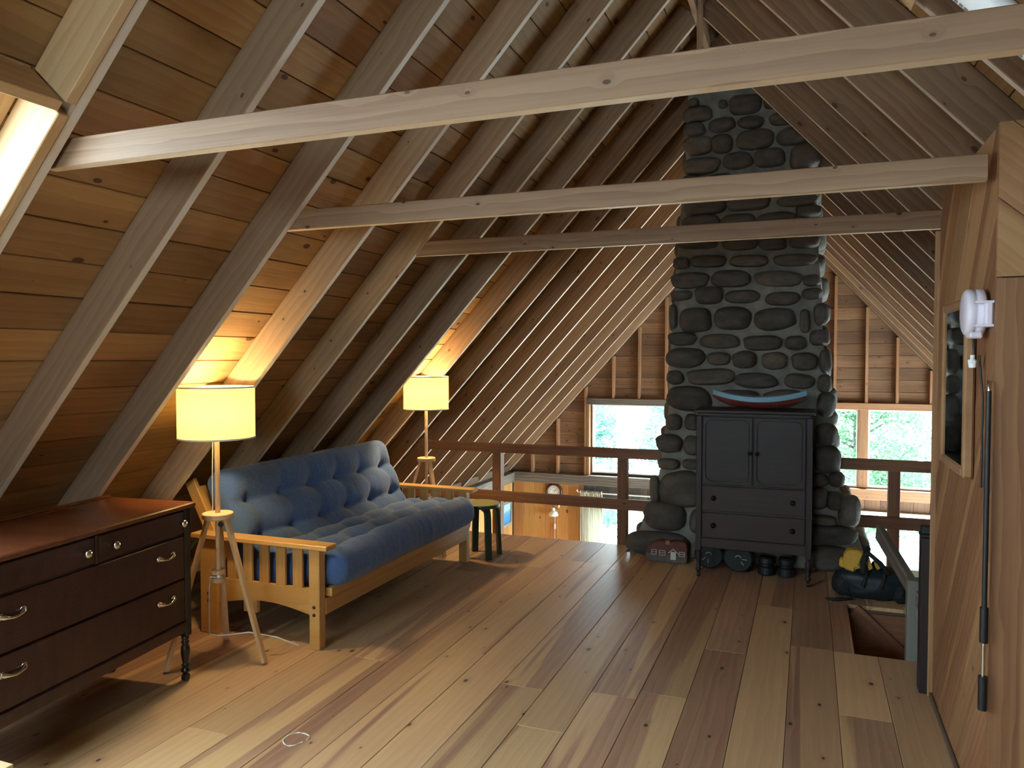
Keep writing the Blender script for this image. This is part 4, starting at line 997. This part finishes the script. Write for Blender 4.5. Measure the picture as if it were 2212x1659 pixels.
# ================================================================== RIGHT-HAND WALL THINGS
mi = empty('wall_mirror', (PX, 3.56, 1.205), label='tall mirror in a moulded wooden frame hanging on the partition wall', cat='mirror')
my0, my1, mz0, mz1 = 3.29, 3.84, 1.205, 1.888
fwid = 0.040
for a, b, c, d in ((my0, my0+fwid, mz0, mz1), (my1-fwid, my1, mz0, mz1), (my0+fwid, my1-fwid, mz0, mz0+fwid), (my0+fwid, my1-fwid, mz1-fwid, mz1)):
    MB().bbox(PX-0.038, PX-0.002, a, b, c, d).build('frame_rail', M['frame_mould'], mi, bevel=0.008)
MB().bbox(PX-0.030, PX-0.006, my0+fwid, my1-fwid, mz0+fwid, mz1-fwid).build('mirror_glass', M['mirror'], mi)
# round white reel on a bracket
re = empty('cord_reel', (PX, 3.10, 1.74), label='round white plastic cord reel on a wall bracket', cat='reel')
cy, cz = 3.13, 1.82
MB().lathe([(0, 0.072), (0.070, 0.072), (0.079, 0.067), (0.082, 0.060), (0.082, 0.044), (0.078, 0.041), (0.082, 0.038), (0.082, 0.016), (0.076, 0.010), (0, 0.010)], (PX, cy, cz), (-1, 0, 0), 40).build('reel_body', M['whiteplastic'], re)
MB().bbox(PX-0.024, PX-0.0, cy-0.115, cy-0.02, cz-0.055, cz+0.035).build('mounting_plate', M['whiteplastic'], re, bevel=0.006)
for zz in (cz-0.05, cz+0.03): MB().bbox(PX-0.055, PX, cy-0.12, cy-0.085, zz-0.004, zz+0.004).build('bracket_arm', M['whiteplastic'], re)
MB().bbox(PX-0.06, PX-0.02, cy-0.06, cy+0.02, cz-0.092, cz-0.07).build('cord_outlet', M['whiteplastic'], re, bevel=0.006)
MB().tube([(PX-0.04, cy-0.0, cz-0.09), (PX-0.035, cy, cz-0.16)], 0.004, 8).tube([(PX-0.02, cy, cz-0.15), (PX-0.006, cy, cz-0.30), (PX-0.006, cy-0.0, cz-0.62)], 0.0035, 6).build('cord', M['black'], re)
MB().tube([(PX-0.04, cy, cz-0.15), (PX-0.04, cy, cz-0.165), (PX-0.04, cy, cz-0.168), (PX-0.04, cy, cz-0.195)], [0.008, 0.008, 0.016, 0.012], 10).tube([(PX-0.04, cy-0.018, cz-0.175), (PX-0.04, cy+0.018, cz-0.175)], 0.006, 8).build('cord_stop', M['white'], re)
po = empty('telescopic_pole', (PX-0.03, 2.94, 0.46), label='black telescopic pole with a silver section hanging on the partition wall', cat='pole')
def pp(z): return (PX-0.02, 2.962, z)
MB().tube([pp(0.80), pp(1.55)], 0.0085, 10).build('upper_tube', M['black'], po)
MB().tube([pp(0.70), pp(0.82)], 0.013, 12).build('grip', M['black'], po)
MB().tube([pp(0.58), pp(0.71)], 0.006, 10).build('inner_tube', M['chrome'], po)
MB().tube([pp(0.47), pp(0.585)], 0.014, 12).build('handle', M['black'], po)
hk = [(PX-0.02, pp(1.55)[1], 1.55), (PX-0.02, pp(1.55)[1], 1.572), (PX-0.02, pp(1.55)[1]+0.010, 1.583), (PX-0.008, pp(1.55)[1]+0.012, 1.578)]
MB().tube(hk, 0.004, 8).build('hook', M['chrome'], po)

# ---- posts and handrail by the stair opening
gp = board('stair_post', (0.557, 4.72, -0.1), (0.557, 4.72, 0.44), (1, 0, 0), 0.07, 0.09, 'greypaint'); tag(gp, 'short grey-green post at the edge of the stair opening', 'post')
dp = board('stair_post', (0.552, 4.27, 0.0), (0.552, 4.27, 0.775), (1, 0, 0), 0.045, 0.09, 'brownarm'); tag(dp, 'dark brown post standing against the end of the partition wall', 'post')
hr = board('stair_handrail', (0.585, 4.66, 0.335), (0.435, 5.42, 0.545), (0, 0, 1), 0.095, 0.04, 'greybeam'); tag(hr, 'sloping plank handrail rising from the short stair post', 'handrail')
bk = MB().bbox(0.525, 0.585, 4.23, 4.31, 0.776, 0.792).bbox(0.53, 0.575, 4.24, 4.28, 0.792, 0.83).build('black_bracket', M['black'], bevel=0.003); tag(bk, 'small black metal bracket on top of the dark post', 'bracket')

# ---- bag and life vest
bg_ = empty('duffel_bag', (0.42, 5.83, 0), 0, 'black and teal duffel bag lying on the floor by the stair opening', 'bag')
def blob(name, c, r, mat, par, seed, amp=0.15, sub=4, ex=2.6, flat=None):
    bm = bmesh.new(); bmesh.ops.create_icosphere(bm, subdivisions=sub, radius=1.0)
    for v_ in bm.verts:
        p = v_.co.copy(); q = (abs(p.x)**ex+abs(p.y)**ex+abs(p.z)**ex)**(-1/ex); p *= q
        p *= 1+amp*noise.noise(p*1.7+V((seed, 1, 2)))+amp*0.4*noise.noise(p*5+V((seed, 4, 2)))
        p = V((p.x*r[0], p.y*r[1], p.z*r[2]))+V(c)
        if flat is not None and p.z < flat: p.z = flat
        v_.co = p
    me = bpy.data.meshes.new(name); bm.to_mesh(me); bm.free()
    for p in me.polygons: p.use_smooth = True
    return link(name, me, M[mat], par)
blob('bag_body', (0.44, 5.83, 0.105), (0.235, 0.125, 0.115), 'tealfab', bg_, 3, flat=0.0)
blob('end_pocket', (0.25, 5.84, 0.075), (0.075, 0.11, 0.08), 'blackfab', bg_, 8, flat=0.0)
blob('end_pocket', (0.60, 5.78, 0.06), (0.05, 0.08, 0.065), 'blackfab', bg_, 12, flat=0.0)
for x_ in (0.36, 0.47):
    MB().tube([(x_+0.03*math.sin(a*2), 5.83-0.14*math.cos(a), 0.10+0.145*math.sin(a)) for a in [math.pi*i/12 for i in range(13)]], 0.012, 8).build('strap', M['blackfab'], bg_)
MB().tube([(0.52, 5.72, 0.2), (0.47, 5.70, 0.27), (0.40, 5.73, 0.325), (0.34, 5.78, 0.30)], 0.016, 8).build('strap', M['blackfab'], bg_)
MB().tube([(0.30, 5.70, 0.012), (0.22, 5.66, 0.010), (0.17, 5.64, 0.010), (0.13, 5.66, 0.008)], [0.008, 0.013, 0.012, 0.006], 8).build('loose_strap', M['blackfab'], bg_)
lv = empty('life_vest', (0.34, 5.83, 0.2), 0, 'yellow foam life vest with black straps lying on the duffel bag', 'life vest')
vest = [(0.245, 0.20), (0.24, 0.26), (0.25, 0.31), (0.28, 0.338), (0.33, 0.335), (0.375, 0.32), (0.36, 0.285), (0.345, 0.24), (0.36, 0.225), (0.35, 0.205), (0.32, 0.212), (0.315, 0.18), (0.28, 0.19)]
MB().prism(vest, (0, 5.735, 0), (1, 0, 0), (0, 0, 1), (0, 1, 0), 0.10).build('foam_panel', M['yellow'], lv, bevel=0.012)
blob('foam_lobe', (0.238, 5.80, 0.232), (0.022, 0.04, 0.034), 'yellow', lv, 5)
for a in ([(0.395, 0.20), (0.385, 0.31), (0.402, 0.30), (0.428, 0.22)], [(0.435, 0.27), (0.455, 0.255), (0.475, 0.225), (0.455, 0.212), (0.44, 0.235)]):
    MB().prism(a, (0, 5.74, 0), (1, 0, 0), (0, 0, 1), (0, 1, 0), 0.08).build('foam_panel', M['yellow'], lv, bevel=0.004)
MB().tube([(0.37, 5.73, 0.19), (0.365, 5.725, 0.26), (0.385, 5.74, 0.32), (0.40, 5.83, 0.335)], 0.02, 8).build('strap', M['blackfab'], lv)

# ---- roof bits near the right slope
pi_ = empty('vent_pipe', (0.5, 2.62, 2.7), label='white plastic vent pipe running along the right roof slope', cat='pipe')
pc = NR*(DR-0.045)+V((0, 2.45, 0))
MB().tube([UR*(-0.9)+UR*2.2+pc, UR*3.1+pc], 0.043, 28).build('pipe', M['pvc'], pi_)
s_ = 1.45
while s_ < 1.86:
    MB().prism(rect(s_, s_+0.012, -0.006, 0.006), pc+(-NR)*0.0432+V((0, -0.004, 0)), UR, (0, 1, 0), -NR, 0.0006).build('print_mark', M['gasket'], pi_); s_ += 0.018 if random.random() < .8 else 0.035
gs = MB().prism([(0.255, 2.85), (0.297, 2.79), (0.325, 2.85), (0.325, 3.15), (0.255, 3.15)], (0, 2.815, 0), (1, 0, 0), (0, 0, 1), (0, 1, 0), 0.03).build('wood_gusset', M['newwood']); tag(gs, 'pale wooden gusset nailed beside a right roof rafter', 'gusset')

# ---- pale board corner at the lower left of the loft floor
cr = empty('pine_box', (-2.47, 1.76, 0), 0.0, 'small pale wooden box on the floor in front of the dresser', 'box')
for a in ((-0.30, 0.0, -0.25, 0.0),):
    MB().bbox(-0.27, 0.0, -0.36, 0.0, 0.282, 0.30).build('lid', M['newwood'], cr, local=True, bevel=0.002)
    MB().bbox(-0.26, -0.01, -0.35, -0.01, 0.0, 0.282).build('body', M['newwood'], cr, local=True)

# ================================================================== LOWER ROOM THINGS
ck = empty('wall_clock', (-3.741, YG, -0.461), label='round wall clock with a brown wooden rim on the pine wall', cat='clock')
yc = YG+0.005
MB().lathe([(0.098, 0.012), (0.104, 0.034), (0.118, 0.042), (0.134, 0.036), (0.143, 0.018), (0.143, 0), (0.098, 0)], (-3.741, yc, -0.461), (0, -1, 0), 48).build('rim', M['clockwood'], ck)
MB().lathe([(0, 0.013), (0.101, 0.013), (0.101, 0)], (-3.741, yc, -0.461), (0, -1, 0), 40, smooth=False).build('dial', M['dial'], ck)
for h in range(1, 13):
    a = math.radians(90-30*h)
    fc = bpy.data.curves.new('numeral', 'FONT'); fc.body = str(h); fc.size = 0.036; fc.align_x = 'CENTER'; fc.align_y = 'CENTER'; fc.extrude = 0.0005; fc.materials.append(M['black'])
    w_ = Matrix.Translation((-3.741+0.078*math.cos(a), yc-0.0142, -0.461+0.078*math.sin(a))) @ Matrix.Rotation(math.pi/2, 4, 'X')
    tmp = bpy.data.objects.new('numeral_tmp', fc); COL.objects.link(tmp)
    dg = bpy.context.evaluated_depsgraph_get(); me = bpy.data.meshes.new_from_object(tmp.evaluated_get(dg)); bpy.data.objects.remove(tmp)
    link('numeral', me, M['black'], ck, w_)
for a, l_, wd_ in ((48, 0.05, 0.006), (46, 0.072, 0.004)):
    ca, sa = math.cos(math.radians(a)), math.sin(math.radians(a))
    MB().bar((-3.741, yc-0.017, -0.461), (-3.741+l_*ca, yc-0.017, -0.461+l_*sa), 0.002, wd_, up=(-sa, 0, ca)).build('hand', M['black'], ck)
wsn = empty('wall_sconce', (-3.72, YG, -0.69), label='white glass wall sconce with a brass mount below the clock', cat='sconce')
MB().lathe([(0, 0.02), (0.03, 0.02), (0.055, 0.008), (0.058, 0)], (-3.705, YG+0.005, -0.685), (0, -1, 0), 24).build('mount', M['brass'], wsn)
MB().tube([(-3.705, YG, -0.685), (-3.715, YG-0.07, -0.685), (-3.722, YG-0.09, -0.71)], 0.010, 10).build('arm', M['brass'], wsn)
MB().lathe([(0.02, 0), (0.022, -0.045), (0, -0.045)], (-3.722, YG-0.09, -0.70), (0, 0, 1), 16).build('socket', M['white'], wsn)
MB().lathe([(0.018, -0.045), (0.045, -0.058), (0.066, -0.082), (0.076, -0.112), (0.077, -0.125), (0.074, -0.125), (0.063, -0.085), (0.04, -0.06)], (-3.722, YG-0.09, -0.70), (0, 0, 1), 28, close=True).build('shade', M['dial'], wsn)
MB().tube([(-3.715, YG-0.01, -0.73), (-3.722, YG-0.02, -0.95), (-3.722, YG-0.02, -1.5)], 0.004, 6).build('cord', M['cord'], wsn)
MB().bbox(-3.733, -3.711, YG-0.03, YG-0.008, -1.05, -0.97).build('cord_switch', M['white'], wsn, bevel=0.004)
cu = empty('window_curtain', (-3.1, YG-0.08, LOW), label='gathered cream curtain on a white rod beside the lower window', cat='curtain')
cv = []; cf = []; NX, NZ = 110, 24
for j in range(NZ+1):
    t = j/NZ; z_ = -0.43-1.55*t
    for i in range(NX+1):
        u = i/NX; wdt = 0.36+0.06*t; x_ = -3.30+u*wdt+0.006*math.sin(u*40+t*3)
        cv.append((x_, YG-0.085+0.022*math.sin(u*2*math.pi*11+0.6*math.sin(t*4))*(0.6+0.4*t), z_))
cf = [(j*(NX+1)+i, j*(NX+1)+i+1, (j+1)*(NX+1)+i+1, (j+1)*(NX+1)+i) for j in range(NZ) for i in range(NX)]
MB().add(cv, cf, True).build('fabric', M['curtain'], cu)
cv = []
for j in range(5):
    for i in range(NX+1):
        u = i/NX; cv.append((-3.30+u*0.36, YG-0.085+(0.03 if 0 < j < 4 else 0.018)*math.sin(u*2*math.pi*11+0.3), -0.43+0.055*j/4-0.02))
MB().add(cv, [(j*(NX+1)+i, j*(NX+1)+i+1, (j+1)*(NX+1)+i+1, (j+1)*(NX+1)+i) for j in range(4) for i in range(NX)], True).build('heading', M['curtain'], cu)
MB().tube([(-3.33, YG-0.085, -0.425), (-1.5, YG-0.085, -0.425)], 0.011, 10).build('rod', M['white'], cu)
MB().lathe([(0, 0.02), (0.015, 0.012), (0.018, 0), (0.012, -0.012), (0, -0.016)], (-3.335, YG-0.085, -0.405), (0, 0, 1), 14).build('finial', M['white'], cu)
pt = empty('seascape_picture', (-4.44, 11.23, -1.02), label='small blue seascape picture in a grey frame on the pine side wall', cat='picture')
fy0, fy1, fz0, fz1 = 10.98, 11.46, -1.01, -0.60
for a, b, c, d in ((fy0, fy0+.05, fz0, fz1), (fy1-.05, fy1, fz0, fz1), (fy0+.05, fy1-.05, fz0, fz0+.05), (fy0+.05, fy1-.05, fz1-.05, fz1)):
    MB().bbox(-4.443, -4.415, a, b, c, d).build('frame_rail', M['driftwood'], pt, bevel=0.003)
panel('print', rect(fy0+.05, fy1-.05, fz0+.05, fz1-.05), (-4.443, 0, 0), (0, 1, 0), (0, 0, 1), 0.012, 'painting', pt, (1, 0), 0)

# ================================================================== OUTSIDE
gr = MB(); gv = []; gf = []; GN = 40
for j in range(GN+1):
    for i in range(GN+1):
        x_ = -30+60*i/GN; y_ = YG+0.3+24*j/GN
        gv.append((x_, y_, -2.9-0.05*(y_-YG)+0.5*noise.noise(V((x_*.18, y_*.18, 0)))+(0.9 if x_ > 0 else 0)*min(1, max(0, x_/4))))
gr.add(gv, [(j*(GN+1)+i, j*(GN+1)+i+1, (j+1)*(GN+1)+i+1, (j+1)*(GN+1)+i) for j in range(GN) for i in range(GN)], True)
tag(gr.build('ground', M['ground']), kind='structure')
wt = MB().bbox(-200, 200, YG+22, 350, -4.6, -4.5).build('lake_water', M['water']); tag(wt, 'pale lake water beyond the trees outside', 'water', kind='stuff')
random.seed(5)
rm = []
for vi in range(4):
    bm = bmesh.new(); bmesh.ops.create_icosphere(bm, subdivisions=3, radius=1.0)
    for v_ in bm.verts:
        p = v_.co.copy(); p *= 1+0.35*noise.noise(p*1.2+V((vi*5.1, 3, 1)))+0.12*noise.noise(p*3+V((vi, 7, 1))); v_.co = p
    me = bpy.data.meshes.new('boulder'); bm.to_mesh(me); bm.free(); me.materials.append(M['rock']); rm.append(me)
placed = []
for i in range(400):
    x_ = random.uniform(0.2, 5.8); y_ = random.uniform(12.7, 18.5); s_ = random.uniform(0.25, 0.62)
    if any(math.hypot(x_-a, y_-b) < 1.75*(s_+c) for a, b, c in placed): continue
    if any(math.hypot(x_-a, y_-b) < 1.9*s_+0.3 for a, b in ((0.9, 15.2), (2.4, 16.2))): continue
    placed.append((x_, y_, s_))
    o = link('boulder', random.choice(rm), None, None, Matrix.Translation((x_, y_, -2.45+0.2*random.random())) @ Matrix.Rotation(random.uniform(-0.4, 0.4), 4, 'Z') @ Matrix.Diagonal((s_*1.4, s_, s_*0.7, 1)))
    tag(o, 'grey boulder outside beyond the right-hand windows', 'boulder', 'boulders outside the house')
    if len(placed) > 13: break
def tree(x_, y_, hgt, kind, label, seed, leafn, spread, lean=0.0):
    random.seed(seed); z0 = -3.4
    r = empty('conifer_tree' if kind == 'needle' else 'leafy_tree', (x_, y_, z0), 0, label, 'tree', 'trees outside the house')
    tr = MB(); pts = [(lean*t*hgt+0.08*math.sin(t*5+seed), 0.08*math.cos(t*4+seed), hgt*t) for t in [i/8 for i in range(9)]]
    tr.tube(pts, [0.13*(1-0.8*i/8)*hgt/7 for i in range(9)], 8).build('trunk', M['bark'], r, local=True)
    lv_ = []; lf_ = []; br = MB(); centres = []
    for b in range(26 if kind == 'needle' else 30):
        t = random.uniform(0.22, 0.98); a = random.uniform(0, 6.283); ln = spread*(1.15-t)*random.uniform(0.6, 1.1) if kind == 'needle' else spread*random.uniform(0.35, 1.0)*(1.2-abs(t-0.6))
        base = V((lean*t*hgt, 0, t*hgt)); d = V((math.cos(a), math.sin(a), random.uniform(-0.15, 0.25) if kind == 'needle' else random.uniform(0.0, 0.7)))
        tip = base+d*ln; midp = base+d*ln*0.5+V((0, 0, random.uniform(-0.05, 0.15)))
        br.tube([base, midp, tip], [0.03, 0.02, 0.008], 5)
        for q in range(5): centres.append((base+d*ln*random.uniform(0.35, 1.05), ln))
    br.build('branches', M['bark'], r, local=True)
    for i in range(leafn):
        c, ln = random.choice(centres)
        sg = 0.16 if kind == 'needle' else 0.26
        p = c+V((random.gauss(0, sg), random.gauss(0, sg), random.gauss(0, sg*0.55)))
        s_ = random.uniform(0.04, 0.09) if kind == 'needle' else random.uniform(0.022, 0.045)
        u = V((random.gauss(0, 1), random.gauss(0, 1), random.gauss(0, 0.6))).normalized(); w2 = u.orthogonal().normalized()*(0.35 if kind == 'needle' else 0.65)
        n0 = len(lv_); lv_ += [p-u*s_, p+w2*s_, p+u*s_, p-w2*s_]; lf_.append((n0, n0+1, n0+2, n0+3))
    me = bpy.data.meshes.new('foliage'); me.from_pydata([tuple(p) for p in lv_], [], lf_); me.materials.append(M[kind])
    fo = link('foliage', me, None, r, MW[r.name].copy()); fo['kind'] = 'stuff'
tree(-4.6, 15.5, 7.0, 'needle', 'tall pine with sparse branches outside the left window', 11, 5200, 1.7)
tree(-2.7, 17.0, 7.5, 'needle', 'slender pine with thin foliage outside, next to the chimney side of the left window', 12, 3000, 1.3, 0.02)
tree(-5.6, 20.0, 6.0, 'needle', 'low bushy pine outside, behind the tall pine by the left window', 13, 5200, 1.9)
tree(0.9, 15.2, 6.0, 'leaf', 'dense leafy tree outside the narrow right-hand window', 14, 30000, 2.0)
tree(2.4, 16.2, 6.5, 'leaf', 'dense leafy tree outside the wide right-hand window', 15, 34000, 2.3)
tree(3.6, 19.5, 8.0, 'leaf', 'taller leafy tree further back outside the right-hand windows', 16, 26000, 2.8)
tree(0.2, 20.5, 7.0, 'leaf', 'leafy tree further back outside, behind the chimney', 17, 18000, 2.4)
